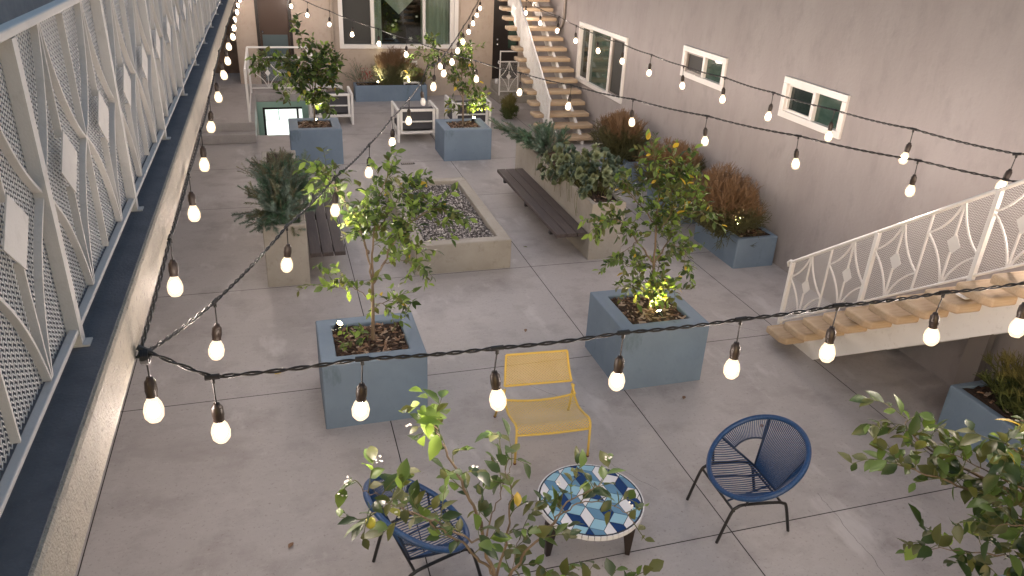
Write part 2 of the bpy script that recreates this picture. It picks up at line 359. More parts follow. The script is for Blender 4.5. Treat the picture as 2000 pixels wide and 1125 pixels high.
# picture window: frame, two mullions, see-through panes, curtains in a dark room
u0, u1, z0, z1 = fh[0]
b = MB(); frame_rect(b, 1, YW, u0 - .03, u1 + .03, z0 - .03, z1 + .03, .10, -.04, .12); wn = b.build('window', 'vinyl', fb, bevel=.006)
b = MB(); b.box(2.37, 2.46, YW - .03, YW + .1, z0 + .07, z1 - .07); b.build('mullion', 'vinyl', wn, bevel=.004); b = MB(); b.box(3.66, 3.73, YW - .03, YW + .1, z0 + .07, z1 - .07); b.build('mullion', 'vinyl', wn, bevel=.004); b = MB(); b.box(4.36, 4.40, YW - .01, YW + .08, z0 + .07, z1 - .07); b.build('mullion', 'vinyl', wn, bevel=.004)
for (a, c, mm) in ((1.70, 2.37, 'screen'), (2.46, 3.66, 'glass'), (3.73, 4.36, 'glass')):
    panebox(1, YW, a, c, z0 + .07, z1 - .07, .04).build('pane', mm, wn)
b = MB(); b.box(4.40, 4.47, YW + .02, YW + .06, z0 + .07, z1 - .07); b.build('side_panel', 'vinyl', wn)
def curtain(x0, x1, z0c, z1c, y=YW + .17, amp=.02, fr=60, swag=None):
    b = MB(); n = 70
    for i in range(n):
        pa = []
        for k in (i, i + 1):
            x = x0 + (x1 - x0) * k / n; yy = y + amp * math.sin(x * fr) + amp * .5 * math.sin(x * fr * .37)
            zb = z0c if swag is None else swag(x)
            pa.append((x, yy, zb)); pa.append((x, yy, z1c))
        b.face([pa[0], pa[2], pa[3], pa[1]])
    return b
curtain(2.46, 2.66, z0 + .02, z1).build('curtain', 'curtain', wn, smooth=True); curtain(3.64, 4.36, z0 + .02, z1).build('curtain', 'curtain', wn, smooth=True)
curtain(2.66, 3.62, 0, z1, y=YW + .2, amp=.008, fr=40, swag=lambda x: 1.98 + abs(x - 3.1) * .95 if abs(x - 3.1) < .6 else z1 - .06).build('valance', 'curtain', wn, smooth=True)
b = MB()
for (x, z, s) in ((2.95, 1.45, .045), (3.36, 1.42, .05), (3.52, 1.95, .03), (2.92, 1.74, .04), (3.0, 1.85, .03)):
    for k in range(3):
        a = k * math.pi / 3; dx, dz = math.cos(a) * s, math.sin(a) * s; nx, nz = -math.sin(a) * s * .2, math.cos(a) * s * .2
        b.prism([(x - dx - nx, z - dz - nz), (x + dx - nx, z + dz - nz), (x + dx + nx, z + dz + nz), (x - dx + nx, z - dz + nz)], 1, YW + .048 + k * .002, YW + .0495 + k * .002)
b.build('snowflake_decal', 'petal', wn)
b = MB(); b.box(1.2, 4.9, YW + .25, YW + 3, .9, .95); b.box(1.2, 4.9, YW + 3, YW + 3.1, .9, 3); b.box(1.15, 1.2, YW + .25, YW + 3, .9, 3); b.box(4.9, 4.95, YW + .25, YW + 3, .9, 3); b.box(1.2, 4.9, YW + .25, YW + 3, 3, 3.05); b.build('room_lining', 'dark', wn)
# doors
b = MB(); frame_rect(b, 1, YW, fh[1][0], fh[1][1], fh[1][2] - .1, fh[1][3], .07, -.02, .14); b.build('door_frame', 'doorblk', fb)
b = MB(); b.box(-.25, .43, YW + .05, YW + .10, .36, 2.68); dr = b.build('door', 'doorbrn', fb)
b = MB(); b.box(-.2, .38, YW + .035, YW + .049, .42, 1.5); b.build('lower_panel', 'teal', dr); b = MB(); b.lathe([(.02, 0), (.03, .02), (.0, .05)], (-.19, YW + .02, 1.55), 10); b.build('handle', 'steel', dr)
b = MB(); b.box(5.5, 6.2, YW + .03, YW + .08, .41, 2.8); dr = b.build('door', 'doorblk', fb)
b = MB(); b.box(5.92, 6.14, YW + .012, YW + .029, 1.2, 2.3); b.build('window', 'reflglass', dr)
b = MB()
for zz in (1.42, 1.30): 
    b.tube([(5.62, YW + .03, zz), (5.62, YW - .03, zz)], .025, 10)
b.build('handle', 'steel', dr, smooth=True)
b = MB(); b.tube([(1.47, YW - .05, 5.2), (1.43, YW - .05, 0.02)], .04, 8); b.box(1.38, 1.5, YW - .09, YW, 2.3, 2.33); b.box(1.38, 1.5, YW - .09, YW, .9, .93); b.build('downpipe', 'wall_tan', fb, smooth=True)
b = MB(); b.box(4.62, 4.70, YW - .03, YW, 1.1, 5.3); b.build('trim_strip', 'wall_tan', fb)
# landing of the far right door
b = MB(); b.box(5.42, XW, 18.72, YW, 0, .2); b.box(5.47, XW, 19.0, YW, .203, .39); struct(b.build('door_landing', 'conc', bevel=.01))

# ---------------------------------------------------------------- balcony on the left
ba = thing('balcony', 'concrete upper balcony slab with lit grainy edge along the left of the courtyard', 'balcony')
b = MB(); b.box(-2.1, -.635, -1.0, 19.8, 2.53, 2.78); b.build('slab', 'slab', ba, bevel=.022)
b = MB(); b.box(-2.1, -.648, -1.0, 19.79, 2.7825, 2.7865); b.build('shaded_top', 'slabtop', ba)  # thin dark sheet, paints the slab top as unlit up to its edge
b = MB(); b.box(-2.3, -2.1, -1.0, 19.8, -.01, 5.2); b.build('wall', 'wall_grey', ba)

def bez(p0, p1, p2, n=10):
    return [tuple((1 - t) ** 2 * a + 2 * t * (1 - t) * c + t * t * e for a, c, e in zip(p0, p1, p2)) for t in [i / n for i in range(n + 1)]]
def bar2d(b, pts, wd, d0, d1, ax):
    """flat bar along 2D polyline (u, z): width wd in plane, depth d0..d1 across. ax: 'y' = plane spanned by Y,Z (depth X); 'x' = plane X,Z"""
    n = len(pts); L = []; Rr = []
    for i in range(n):
        a = pts[max(0, i - 1)]; c = pts[min(n - 1, i + 1)]; dx, dz = c[0] - a[0], c[1] - a[1]; l = math.hypot(dx, dz) or 1
        nx, nz = -dz / l * wd / 2, dx / l * wd / 2; L.append((pts[i][0] + nx, pts[i][1] + nz)); Rr.append((pts[i][0] - nx, pts[i][1] - nz))
    P = (lambda u, z, d: (d, u, z)) if ax == 'y' else (lambda u, z, d: (u, d, z))
    for i in range(n - 1):
        for (A, B, dA, dB) in ((L, L, d0, d1), (Rr, Rr, d1, d0)):
            b.face([P(*A[i], dA), P(*A[i + 1], dA), P(*A[i + 1], dB), P(*A[i], dB)])
        b.face([P(*L[i], d1), P(*L[i + 1], d1), P(*Rr[i + 1], d1), P(*Rr[i], d1)]); b.face([P(*Rr[i], d0), P(*Rr[i + 1], d0), P(*L[i + 1], d0), P(*L[i], d0)])
    for e in (0, n - 1): b.face([P(*L[e], d0), P(*L[e], d1), P(*Rr[e], d1), P(*Rr[e], d0)])
def motif(W, H, s, hw, hh, wd, d0, d1, ax, mats='railpaint'):
    """star motif of width W and height H, sheared by slope s (z += s*u), returns (bars mesh, plate mesh)"""
    b = MB(); c = W / 2; zc = H / 2 + s * c
    T = (c, H + s * c); B = (c, s * c); Lp = (0.004, zc); Rp = (W - .004, zc)
    e = .010 if W > .6 else .007
    for (S, Q, sg, up) in ((T, Lp, -1, 1), (T, Rp, 1, 1), (B, Lp, -1, -1), (B, Rp, 1, -1)):
        S2 = (S[0] + sg * e, S[1]); ctl = (c + sg * W * .14, zc + up * H * .17)
        bar2d(b, bez(S2, ctl, Q), wd, d0, d1, ax)
    bar2d(b, [T, (c, zc + hh * .8)], wd, d0, d1, ax); bar2d(b, [(c, zc - hh * .8), B], wd, d0, d1, ax)
    p = MB(); pl = [(c, zc + hh), (c + hw, zc), (c, zc - hh), (c - hw, zc)]
    p.prism(pl, 0 if ax == 'y' else 1, d1 + .0005, d1 + .005)
    return b, p
def lattice(W, H, s, cu, cz, wd, fn, dep=0):
    """expanded-metal lattice of flat strands; fn(u, z) -> 3D"""
    b = MB(); nu = max(2, round(W / cu)) * 2; nr = max(1, round(H / cz)); du = W / nu; dz = H / nr
    for r in range(nr):
        z0 = (r + .5) * dz
        for i in range(nu):
            za = z0 + (dz / 2 if i % 2 == 0 else -dz / 2); zb = z0 + (-dz / 2 if i % 2 == 0 else dz / 2)
            u0, u1 = i * du, (i + 1) * du
            b.face([fn(u0, za - wd / 2 + s * u0), fn(u1, zb - wd / 2 + s * u1), fn(u1, zb + wd / 2 + s * u1), fn(u0, za + wd / 2 + s * u0)])
            if dep:
                q = [fn(u0, za + s * u0), fn(u1, zb + s * u1)]; b.face([q[0], q[1], (q[1][0] - dep, q[1][1], q[1][2] - dep * .5), (q[0][0] - dep, q[0][1], q[0][2] - dep * .5)])
    return b

# left railing: posts, bays with two motifs and an expanded metal sheet
rl = thing('balcony_railing', 'white steel balcony railing with diamond plates and expanded mesh at the left edge', 'railing', (-.75, 0, 2.785))
ZB, ZT = .06, 1.06; PW = 1.395; WM = PW / 2
me_lat = lattice(PW, ZT - ZB, 0, .030, .0175, .0048, lambda u, z: (-.022, u, z), .003).mesh('mesh_sheet', 'meshpaint')
mb_, mp_ = motif(WM, ZT - ZB - .03, 0, .128, .115, .010, -.016, .008, 'y'); me_mo = mb_.mesh('ornament', 'railpaint'); me_pl = mp_.mesh('diamond_plate', 'railpaint')
pb = MB(); pb.box(-.02, .022, -.024, .024, .0, ZT - .02); pb.box(-.028, .045, -.028, .028, .0, .008); me_post = pb.mesh('post', 'railpaint')
hb = MB(); bar2d(hb, [(0, ZB + .03), (0, ZT - .03)], .010, -.016, .008, 'y'); me_bar = hb.mesh('bar', 'railpaint')
for k in range(-2, 12):
    y = 2.66 + PW * k
    inst('post', me_post, rl, (0, y, 0)); inst('mesh_sheet', me_lat, rl, (0, y, ZB))
    for q in (0, 1):
        mo = inst('ornament', me_mo, rl, (0, y + q * WM, ZB + .015)); inst('diamond_plate', me_pl, mo)
    inst('bar', me_bar, rl, (0, y + WM, 0))
b = MB(); b.box(-.022, .022, -.13, 19.4, ZT - .018, ZT + .012); b.build('handrail', 'railpaint', rl, bevel=.006)
b = MB(); b.box(-.012, .018, -.13, 19.4, ZB - .010, ZB + .010); b.build('bottom_rail', 'railpaint', rl, bevel=.004)

# ---------------------------------------------------------------- staircases
def tread_mesh(x0, x1, d, th, far):
    """tread box with a clipped inner end; local y centred"""
    b = MB(); c = .075
    poly = [(x0, d / 2), (x0, -d / 2 + c), (x0 + c * .6, -d / 2), (x1, -d / 2), (x1, d / 2)] if not far else [(x0, d / 2), (x0, -d / 2 + c * .7), (x0 + c * .8, -d / 2), (x1, -d / 2), (x1, d / 2)]
    b.prism(poly, 2, -th, 0); return b
def stair(label, x0, x1, y0, z0, run, rise, n, sgn, xr, sx, dep=.26, group='outdoor timber staircases'):
    s = thing('staircase', label, 'staircase', (0, 0, 0), 0, group)
    b = tread_mesh(x0, x1, .335, .085, sgn > 0)
    me = b.mesh('tread', 'tread')
    for k in range(n):
        t = inst('tread', me, s, (0, y0 + sgn * run * k, z0 + rise * k)); md = t.modifiers.new('bevel', 'BEVEL'); md.width = .022; md.segments = 3; md.limit_method = 'ANGLE'
    for xs_ in sx:
        b = MB(); ya, yb = y0 - sgn * .12, y0 + sgn * run * (n - .5); za = z0 - .10; sl = rise / run; L = abs(yb - ya)
        b.prism([(ya, 0), (ya, za), (yb, za + sl * L), (yb, za + sl * L - dep), (ya + sgn * (dep - za) / sl, 0)], 0, xs_, xs_ + .06)
        b.build('stringer', 'white', s, fixn=True)
    return s
st = stair('timber tread staircase rising along the right wall at the right edge, with white side beam', 5.12, 6.52, 6.25, .185, .27, .195, 18, -1, 5.38, (5.40, 6.40), .43)
b = MB(); b.box(6.36, 6.44, 4.75, 4.95, 0, 1.05); b.build('support_post', 'metal', st)
SH = .735
def stair_rail(s, xr, ystart, zstart, sgn, posts, pitch, slope, z_off, plates=.095, pts_curl=True):
    """rail running from ystart; bays of `pitch` along y in direction sgn; bottom of panel at zstart above..."""
    mir = (lambda u: sgn * u)
    r = MB()
    lat = lattice(pitch, SH, slope, .034, .020, .0054 if sgn < 0 else .0045, lambda u, z: (-.012, sgn * u, z), 0 if sgn < 0 else .007).mesh('mesh_sheet', 'meshpaint' if False else 'white')
    W = pitch / 2
    mo, pl = motif(W, SH, slope, .07, .095, .013, -.006, .01, 'y')
    for q in (mo, pl): q.v = [(x, sgn * y, z) for x, y, z in q.v]
    mo = mo.mesh('ornament', 'white'); pl = pl.mesh('diamond_plate', 'white')
    bb = MB(); bar2d(bb, [(0, 0), (0, SH)], .014, -.006, .012, 'y'); bb = bb.mesh('bar', 'white')
    pm = MB(); pm.box(-.02, .02, -.02, .02, -.18, SH); pm.box(-.05, .05, -.05, .05, -.185, -.175); pm = pm.mesh('post', 'white')
    for k in range(posts):
        o0 = (xr, ystart + sgn * pitch * k, zstart + slope * pitch * k)
        inst('post', pm, s, o0); inst('mesh_sheet', lat, s, o0)
        for q in (0, 1):
            oo = (o0[0], o0[1] + sgn * W * q, o0[2] + slope * W * q); a = inst('ornament', mo, s, oo); inst('diamond_plate', pl, a)
            if q: inst('bar', bb, s, oo)
    L = pitch * posts
    b = MB(); b.tube([(xr, ystart - sgn * .05, zstart + SH - .07), (xr, ystart - sgn * .075, zstart + SH - .03), (xr, ystart - sgn * .04, zstart + SH + .002), (xr, ystart, zstart + SH + .01), (xr, ystart + sgn * L, zstart + SH + slope * L + .01)], .018, 8); b.build('handrail', 'white', s, smooth=True)
    b = MB(); b.tube([(xr, ystart, zstart), (xr, ystart + sgn * L, zstart + slope * L)], .013, 6); b.build('bottom_rail', 'white', s)
stair_rail(st, 5.32, 6.45, .20, -1, 5, 1.075, .722, 0)
st2 = stair('timber tread staircase rising along the right wall at the far end, beside the dark door', 5.2, 6.45, 14.85, .17, .272, .1855, 19, 1, 5.4, (5.55, 6.1))
stair_rail(st2, 5.42, 14.98, .20, 1, 5, 1.08, .70, 0)

# landing railing by the far door
lr = thing('landing_railing', 'short white railing with one diamond motif in front of the far right door', 'railing', (5.42, 18.76, .2))
b = MB(); b.tube([(0, 0, 0), (0, 0, 1.08), (1.0, 0, 1.08)], .02, 6); b.build('frame', 'white', lr)
b = MB(); b.tube([(-.02, 0, .78), (-.05, 0, .80), (-.04, 0, .85), (0, 0, .83), (1.0, 0, .83)], .016, 6); b.tube([(.48, 0, 0), (.48, 0, .83)], .012, 6); b.tube([(0, 0, .1), (1.0, 0, .1)], .012, 6); b.build('bar', 'white', lr)
mo, pl = motif(.46, .73, 0, .065, .08, .014, -.006, .01, 'x'); o = mo.build('ornament', 'white', lr, loc=(.01, 0, .1)); pl.build('diamond_plate', 'white', o)
lattice(.98, .73, 0, .05, .03, .004, lambda u, z: (u, .012, z)).build('mesh_sheet', 'white', lr, loc=(0, 0, .1))

# railing round the stairwell
pr = thing('stairwell_railing', 'white three sided railing around the basement stairwell beside the raised walkway', 'railing', (0, 0, 0))
def side(xa, ya, xb, yb, za, zb, zta, ztb):
    d = Vector((xb - xa, yb - ya, 0)); L = d.length; ux = d.normalized()
    b = MB(); b.tube([(xa, ya, zta), (xb, yb, ztb)], .022, 6); b.build('handrail', 'white', pr)
    b = MB(); b.tube([(xa, ya, zta - .22), (xb, yb, ztb - .22)], .013, 6); b.tube([(xa, ya, za + .1), (xb, yb, zb + .1)], .013, 6); b.build('bar', 'white', pr)
    for t in (0, 1):
        b = MB(); x, y = xa + (xb - xa) * t, ya + (yb - ya) * t; b.box(x - .022, x + .022, y - .022, y + .022, [za, zb][t], [zta, ztb][t]); b.build('post', 'white', pr)
    H = zta - .22 - za - .1
    lattice(L, H, 0, .05, .03, .004, lambda u, z: (xa + ux.x * u, ya + ux.y * u, za + .1 + z + (zb - za) * u / L)).build('mesh_sheet', 'white', pr)
side(-.55, 15.95, -.55, 18.75, .355, .355, 1.37, 1.37)
side(-.55, 18.78, .76, 18.78, .355, .355, 1.37, 1.37)
side(.83, 16.15, .83, 18.75, 0, .34, 1.05, 1.37)
mo, pl = motif(.60, .68, 0, .06, .08, .013, -.006, .01, 'x'); o = mo.build('ornament', 'white', pr, loc=(-.45, 18.76, .46)); pl.build('diamond_plate', 'white', o)

# ---------------------------------------------------------------- planters
def open_box(x0, x1, y0, y1, h, rim, depth, mt, parent, inner=None):
    """box planter with a real well"""
    b = MB(); b.box(x0, x1, y0, y0 + rim, 0, h); b.box(x0, x1, y1 - rim, y1, 0, h); b.box(x0, x0 + rim, y0 + rim, y1 - rim, 0, h); b.box(x1 - rim, x1, y0 + rim, y1 - rim, 0, h)
    # one clean shell instead of four boxes
    b = MB(); X = [x0, x0 + rim, x1 - rim, x1]; Y = [y0, y0 + rim, y1 - rim, y1]
    def V(i, j, z): return (X[i], Y[j], z)
    for i in range(3):
        for j in range(3):
            if i == 1 and j == 1: continue
            b.face([V(i, j, h), V(i + 1, j, h), V(i + 1, j + 1, h), V(i, j + 1, h)])
    for k in range(3):
        b.face([V(k, 0, 0), V(k + 1, 0, 0), V(k + 1, 0, h), V(k, 0, h)]); b.face([V(k + 1, 3, 0), V(k, 3, 0), V(k, 3, h), V(k + 1, 3, h)])
        b.face([V(0, k + 1, 0), V(0, k, 0), V(0, k, h), V(0, k + 1, h)]); b.face([V(3, k, 0), V(3, k + 1, 0), V(3, k + 1, h), V(3, k, h)])
    zb = h - depth
    b.face([V(1, 1, h), V(2, 1, h), V(2, 1, zb), V(1, 1, zb)]); b.face([V(2, 2, h), V(1, 2, h), V(1, 2, zb), V(2, 2, zb)])
    b.face([V(1, 2, h), V(1, 1, h), V(1, 1, zb), V(1, 2, zb)]); b.face([V(2, 1, h), V(2, 2, h), V(2, 2, zb), V(2, 1, zb)]); b.face([V(1, 1, zb), V(2, 1, zb), V(2, 2, zb), V(1, 2, zb)])
    import bmesh
    o = b.build('box', mt, parent)
    bm = bmesh.new(); bm.from_mesh(o.data); bmesh.ops.remove_doubles(bm, verts=bm.verts, dist=.0005); bmesh.ops.recalc_face_normals(bm, faces=bm.faces); bm.to_mesh(o.data); bm.free()
    md = o.modifiers.new('bevel', 'BEVEL'); md.width = .014; md.segments = 2; md.limit_method = 'ANGLE'
    return o
def soil(x0, x1, y0, y1, z, parent, chips=260, sd=1):
    r = random.Random(sd); b = MB(); n = 10
    hz = {}
    def hh(i, j):
        if (i, j) not in hz: hz[(i, j)] = z + r.uniform(-.018, .018)
        return hz[(i, j)]
    for i in range(n):
        for j in range(n):
            P = lambda a, c: (x0 + (x1 - x0) * a / n, y0 + (y1 - y0) * c / n, hh(a, c))
            b.face([P(i, j), P(i + 1, j), P(i + 1, j + 1), P(i, j + 1)])
    for k in range(chips):
        x, y = r.uniform(x0 + .02, x1 - .02), r.uniform(y0 + .02, y1 - .02); l = r.uniform(.012, .04); wd = l * r.uniform(.25, .6); a = r.uniform(0, 6.28)
        c, s = math.cos(a), math.sin(a); t = r.uniform(-.3, .3); zz = z + r.uniform(.008, .03)
        q = [(-l, -wd), (l, -wd * .6), (l * 1.1, wd * .7), (-l * .8, wd)]
        top = [(x + c * u - s * v, y + s * u + c * v, zz + t * u) for u, v in q]; bot = [(p[0], p[1], p[2] - .006) for p in top]
        mi = r.choice([1, 1, 1, 2, 2, 3])
        b.face(top, mi)
        for i in range(4): b.face([bot[i], bot[(i + 1) % 4], top[(i + 1) % 4], top[i]], mi)
    return b.build('soil', ['soil', 'chip1', 'chip2', 'chip3'], parent)
def planter(label, x0, x1, y0, y1, h, rim, mt='blue', depth=.12, sd=1, chips=260, group='blue grey stucco planters'):
    p = thing('planter', label, 'planter', ((x0 + x1) / 2, (y0 + y1) / 2, 0), 0, group)
    a, c = (x1 - x0) / 2, (y1 - y0) / 2
    open_box(-a, a, -c, c, h, rim, depth, mt, p); soil(-a + rim + .002, a - rim - .002, -c + rim + .002, c - rim - .002, h - depth * .28, p, chips, sd)
    return p
planter('square blue grey planter behind the left end of the front cable, holding a lemon tree', .17, 1.10, 5.81, 6.66, .67, .14, sd=2)
planter('square blue grey planter in the middle right, lemon tree lit by a bright uplight', 3.03, 3.96, 5.80, 6.72, .67, .15, sd=3)
planter('square blue grey planter beside the stairwell, tree trunk lit from below', .17, 1.09, 13.98, 14.9, .66, .16, sd=4)
planter('square blue grey planter in front of the white armchairs, slim tree and glowing leaves', 2.97, 3.90, 13.9, 14.8, .60, .17, sd=5)
planter('low long blue planter of shrubs under the far picture window', 1.87, 3.66, 19.22, 19.70, .39, .06, depth=.06, sd=6, chips=80)
planter('nearest blue planter on the right wall with a lit red tipped bush', 5.85, 6.48, 8.27, 9.40, .44, .07, depth=.06, sd=7, chips=120)
planter('middle blue planter of the three red tipped bushes on the right wall', 5.85, 6.48, 9.98, 11.05, .44, .07, depth=.06, sd=8, chips=60)
planter('farthest blue planter of the three red tipped bushes on the right wall', 5.85, 6.48, 11.9, 13.1, .44, .07, depth=.06, sd=9, chips=60)
planter('blue planter under the near staircase with a green bush', 5.85, 6.48, 3.1, 4.58, .45, .07, depth=.06, sd=10, chips=60)
planter('blue planter at the front bottom edge holding the foreground lemon tree', .45, 1.35, 2.2, 3.05, .5, .14, sd=11, chips=60)
planter('blue planter at the bottom right corner holding the foreground citrus', 3.75, 4.6, 1.7, 2.55, .5, .14, sd=12, chips=60)
# raw concrete troughs and the gravel bed
planter('tall narrow concrete trough on the left with feathery shrub and bench', -.30, .21, 8.9, 12.2, .80, .07, 'conc', .1, 13, 80, 'raw concrete troughs')
planter('tall narrow concrete trough on the right with succulents and bench', 3.95, 4.45, 8.94, 12.5, .82, .07, 'conc', .1, 14, 160, 'raw concrete troughs')
gb = thing('gravel_bed', 'low rectangular concrete surround filled with gravel in the courtyard centre', 'gravel bed', (2.17, 10.27, 0))
open_box(-.65, .65, -1.37, 1.37, .41, .16, .12, 'conc', gb)
r = random.Random(5); b = MB()
b.face([(-.485, -1.205, .33), (.485, -1.205, .33), (.485, 1.205, .33), (-.485, 1.205, .33)], 3)
for k in range(5200):
    x, y = r.uniform(-.48, .48), r.uniform(-1.2, 1.2); s = r.uniform(.008, .021); z = .337 + r.uniform(0, .018); n = len(b.v); mi = r.choice([0, 0, 1, 1, 2])
    pt = [(1, 0, 0), (0, 1, 0), (-1, 0, 0), (0, -1, 0), (0, 0, .7)]
    a = r.uniform(0, 3); c_, s_ = math.cos(a), math.sin(a)
    for p in pt:
        q = [p[0] * r.uniform(.7, 1.2), p[1] * r.uniform(.5, 1.2), p[2]]; b.v.append((x + s * (q[0] * c_ - q[1] * s_), y + s * (q[0] * s_ + q[1] * c_), z + s * q[2] + r.uniform(-.003, .003)))
    for i in range(4): b.f.append((n + i, n + (i + 1) % 4, n + 4)); b.m.append(mi)
o = b.build('gravel', ['st1', 'st2', 'st3', 'gravelbed'], gb); o['kind'] = 'stuff'

# benches
def bench(label, x0, x1, y0, y1, z):
    p = thing('bench', label, 'bench', ((x0 + x1) / 2, (y0 + y1) / 2, 0), 0, 'slatted dark timber benches')
    W = x1 - x0; L = (y1 - y0) / 2; n = 3; g_ = .012; sw = (W - g_ * (n - 1)) / n
    for i in range(n):
        b = MB(); a = -W / 2 + i * (sw + g_); b.box(a, a + sw, -L, L, z - .055, z); b.build('slat', 'wood', p, bevel=.006)
    for yy in (-L + .35, 0, L - .35):
        b = MB(); b.box(-W / 2 + .02, W / 2 + .02, yy - .03, yy + .03, z - .13, z - .056); b.build('bracket', 'black', p)
    return p
bench('dark slatted timber bench fixed to the right concrete trough', 3.48, 3.93, 8.98, 12.0, .40)
bench('dark slatted timber bench fixed to the left concrete trough', .23, .66, 8.93, 12.0, .40)
DETAILS = True
# ---------------------------------------------------------------- string lights
sk = MB(); sk.lathe([(.0, .0), (.013, .0), (.016, -.012), (.024, -.022), (.026, -.06), (.022, -.085), (.024, -.09), (.0, -.092)], sides=12); me_sock = sk.mesh('socket', 'socket', True)
bb = MB(); bb.lathe([(.0, -.088), (.017, -.089), (.022, -.10), (.034, -.122), (.041, -.150), (.038, -.182), (.024, -.202), (.0, -.208)], sides=16); me_bulb = bb.mesh('bulb', 'bulbshell', True); me_off = bb.mesh('bulb', 'offglass', True)
cb = MB(); cb.lathe([(.0, -.116), (.017, -.124), (.026, -.146), (.024, -.168), (.013, -.182), (.0, -.185)], sides=8); me_core = cb.mesh('filament_glow', 'bulb', True)
def string_light(label, bulbs, ends=(None, None), off=(), sag=.05, twist=True):
    """bulbs: bulb centres in metres; the cable runs .30 above them"""
    s = thing('string_light', label, 'string lights', (0, 0, 0), 0, 'string lights over the courtyard')
    s.location = (bulbs[0][0], bulbs[0][1], bulbs[0][2]); O = Vector(bulbs[0]); r = random.Random(len(bulbs))
    tees = [Vector(p) + Vector((0, 0, .275)) - O for p in bulbs]
    nodes = ([Vector(ends[0]) - O] if ends[0] else []) + tees + ([Vector(ends[1]) - O] if ends[1] else [])
    path = []
    for i in range(len(nodes) - 1):
        a, c = nodes[i], nodes[i + 1]; n = max(4, int((c - a).length / .025))
        for k in range(n + (1 if i == len(nodes) - 2 else 0)):
            t = k / n; path.append(a.lerp(c, t) + Vector((0, 0, -sag * (c - a).length * t * (1 - t))))
    for ph in (0, math.pi):
        b = MB(); pts = []; L = 0
        for i, p in enumerate(path):
            if i: L += (p - path[i - 1]).length
            d = (path[min(i + 1, len(path) - 1)] - path[max(i - 1, 0)]).normalized(); a = d.cross(Vector((0, 0, 1))).normalized(); u = a.cross(d)
            an = ph + L * 36 + .8 * math.sin(L * 5); q = .0062
            pts.append(p + a * math.cos(an) * q + u * math.sin(an) * q)
        b.tube(pts, .0052, 5); b.build('cable', 'cable', s, smooth=True)
    for i, t in enumerate(tees):
        b = MB(); sway = Vector((r.uniform(-.008, .008), r.uniform(-.008, .008), 0))
        d = (nodes[min(i + 2, len(nodes) - 1)] - t).normalized()
        b.tube([t - d * .03, t + d * .03], .012, 6); b.tube([t, t + Vector((0, 0, -.03))], .009, 6); b.tube([t + Vector((0, 0, -.02)), t + sway * .5 + Vector((0, 0, -.07)), t + sway + Vector((0, 0, -.132))], .0038, 5)
        dp = b.build('dropper', 'cable', s)
        so = inst('socket', me_sock, s, t + sway + Vector((0, 0, -.128))); so.rotation_euler = (r.uniform(-.16, .16), r.uniform(-.16, .16), r.uniform(0, 6))
        inst('bulb', me_off if i in off else me_bulb, so)
        if i not in off: inst('filament', me_core, so)
    return s
A0 = (-.625, 2.94, 2.55)
string_light('string lights hung along the lit edge of the balcony slab', [(-.6, 4.05, 2.35), (-.6, 5.24, 2.33), (-.6, 6.42, 2.32), (-.6, 7.61, 2.33), (-.6, 8.7, 2.38), (-.6, 9.78, 2.41), (-.6, 10.92, 2.38), (-.6, 12.0, 2.4), (-.6, 13.2, 2.37), (-.6, 14.4, 2.35), (-.6, 15.6, 2.34), (-.6, 16.8, 2.34), (-.6, 18.0, 2.34), (-.6, 19.1, 2.34)], (A0, (-.6, 19.8, 2.62)))
string_light('nearest string lights crossing the whole picture in front', [(-.6, 2.95, 2.30), (-.36, 2.93, 2.15), (.26, 2.91, 2.17), (.87, 2.89, 2.16), (1.49, 2.87, 2.18), (2.11, 2.84, 2.2), (2.66, 2.82, 2.23), (3.31, 2.8, 2.25), (3.89, 2.78, 2.27), (4.5, 2.75, 2.3), (5.1, 2.72, 2.36)], (A0, (6.53, 2.65, 2.85)))
string_light('string lights slanting from the left anchor to the middle, ending in an unlit bulb', [(-.4, 3.79, 2.08), (-.01, 4.92, 2.04), (.4, 6.12, 1.98), (.82, 7.3, 1.92), (1.2, 8.4, 1.91), (1.59, 9.55, 1.87), (1.92, 10.5, 1.89)], (A0, (1.97, 10.3, 2.42)), off=(6,))
string_light('string lights climbing from the middle to the top right of the far building', [(1.97, 9.85, 2.23), (2.35, 11.0, 2.18), (2.7, 12.1, 2.16), (3.06, 13.2, 2.16), (3.4, 14.3, 2.15), (3.78, 15.4, 2.18), (4.13, 16.5, 2.21), (4.5, 17.6, 2.25), (4.86, 18.7, 2.29)], ((1.97, 10.3, 2.42), (5.2, 19.79, 2.62)))
string_light('string lights running from the far left wall down to the right front', [(.465, 19.0, 2.24), (.84, 18.55, 2.1), (1.23, 17.48, 2.04), (1.6, 16.35, 1.99), (1.96, 15.25, 1.97), (2.32, 14.12, 1.95), (2.68, 13.03, 1.93), (3.04, 11.91, 1.93), (3.42, 10.75, 1.95), (3.78, 9.63, 1.99), (4.15, 8.49, 2.04), (4.52, 7.37, 2.09), (4.88, 6.24, 2.15), (5.26, 5.1, 2.22), (5.62, 3.95, 2.3)], ((.43, 19.79, 2.5), (6.53, 1.4, 2.9)))
string_light('string lights in front of the right wall windows', [(5.62, 18.62, 2.439), (5.62, 17.5, 2.33), (5.62, 16.44, 2.239), (5.62, 15.29, 2.23), (5.62, 14.3, 2.175), (5.62, 13.2, 2.157), (5.62, 12.11, 2.157), (5.62, 11.03, 2.157), (5.62, 9.99, 2.166), (5.62, 8.88, 2.212), (5.62, 7.8, 2.239), (5.62, 6.7, 2.284), (5.62, 5.6, 2.357), (5.62, 4.51, 2.43)], ((5.62, 19.79, 2.8), (6.53, 2.6, 3.3)))
hk = thing('cable_hook', 'coiled cable end and hook on the lower edge of the balcony slab', 'hook', A0)
b = MB()
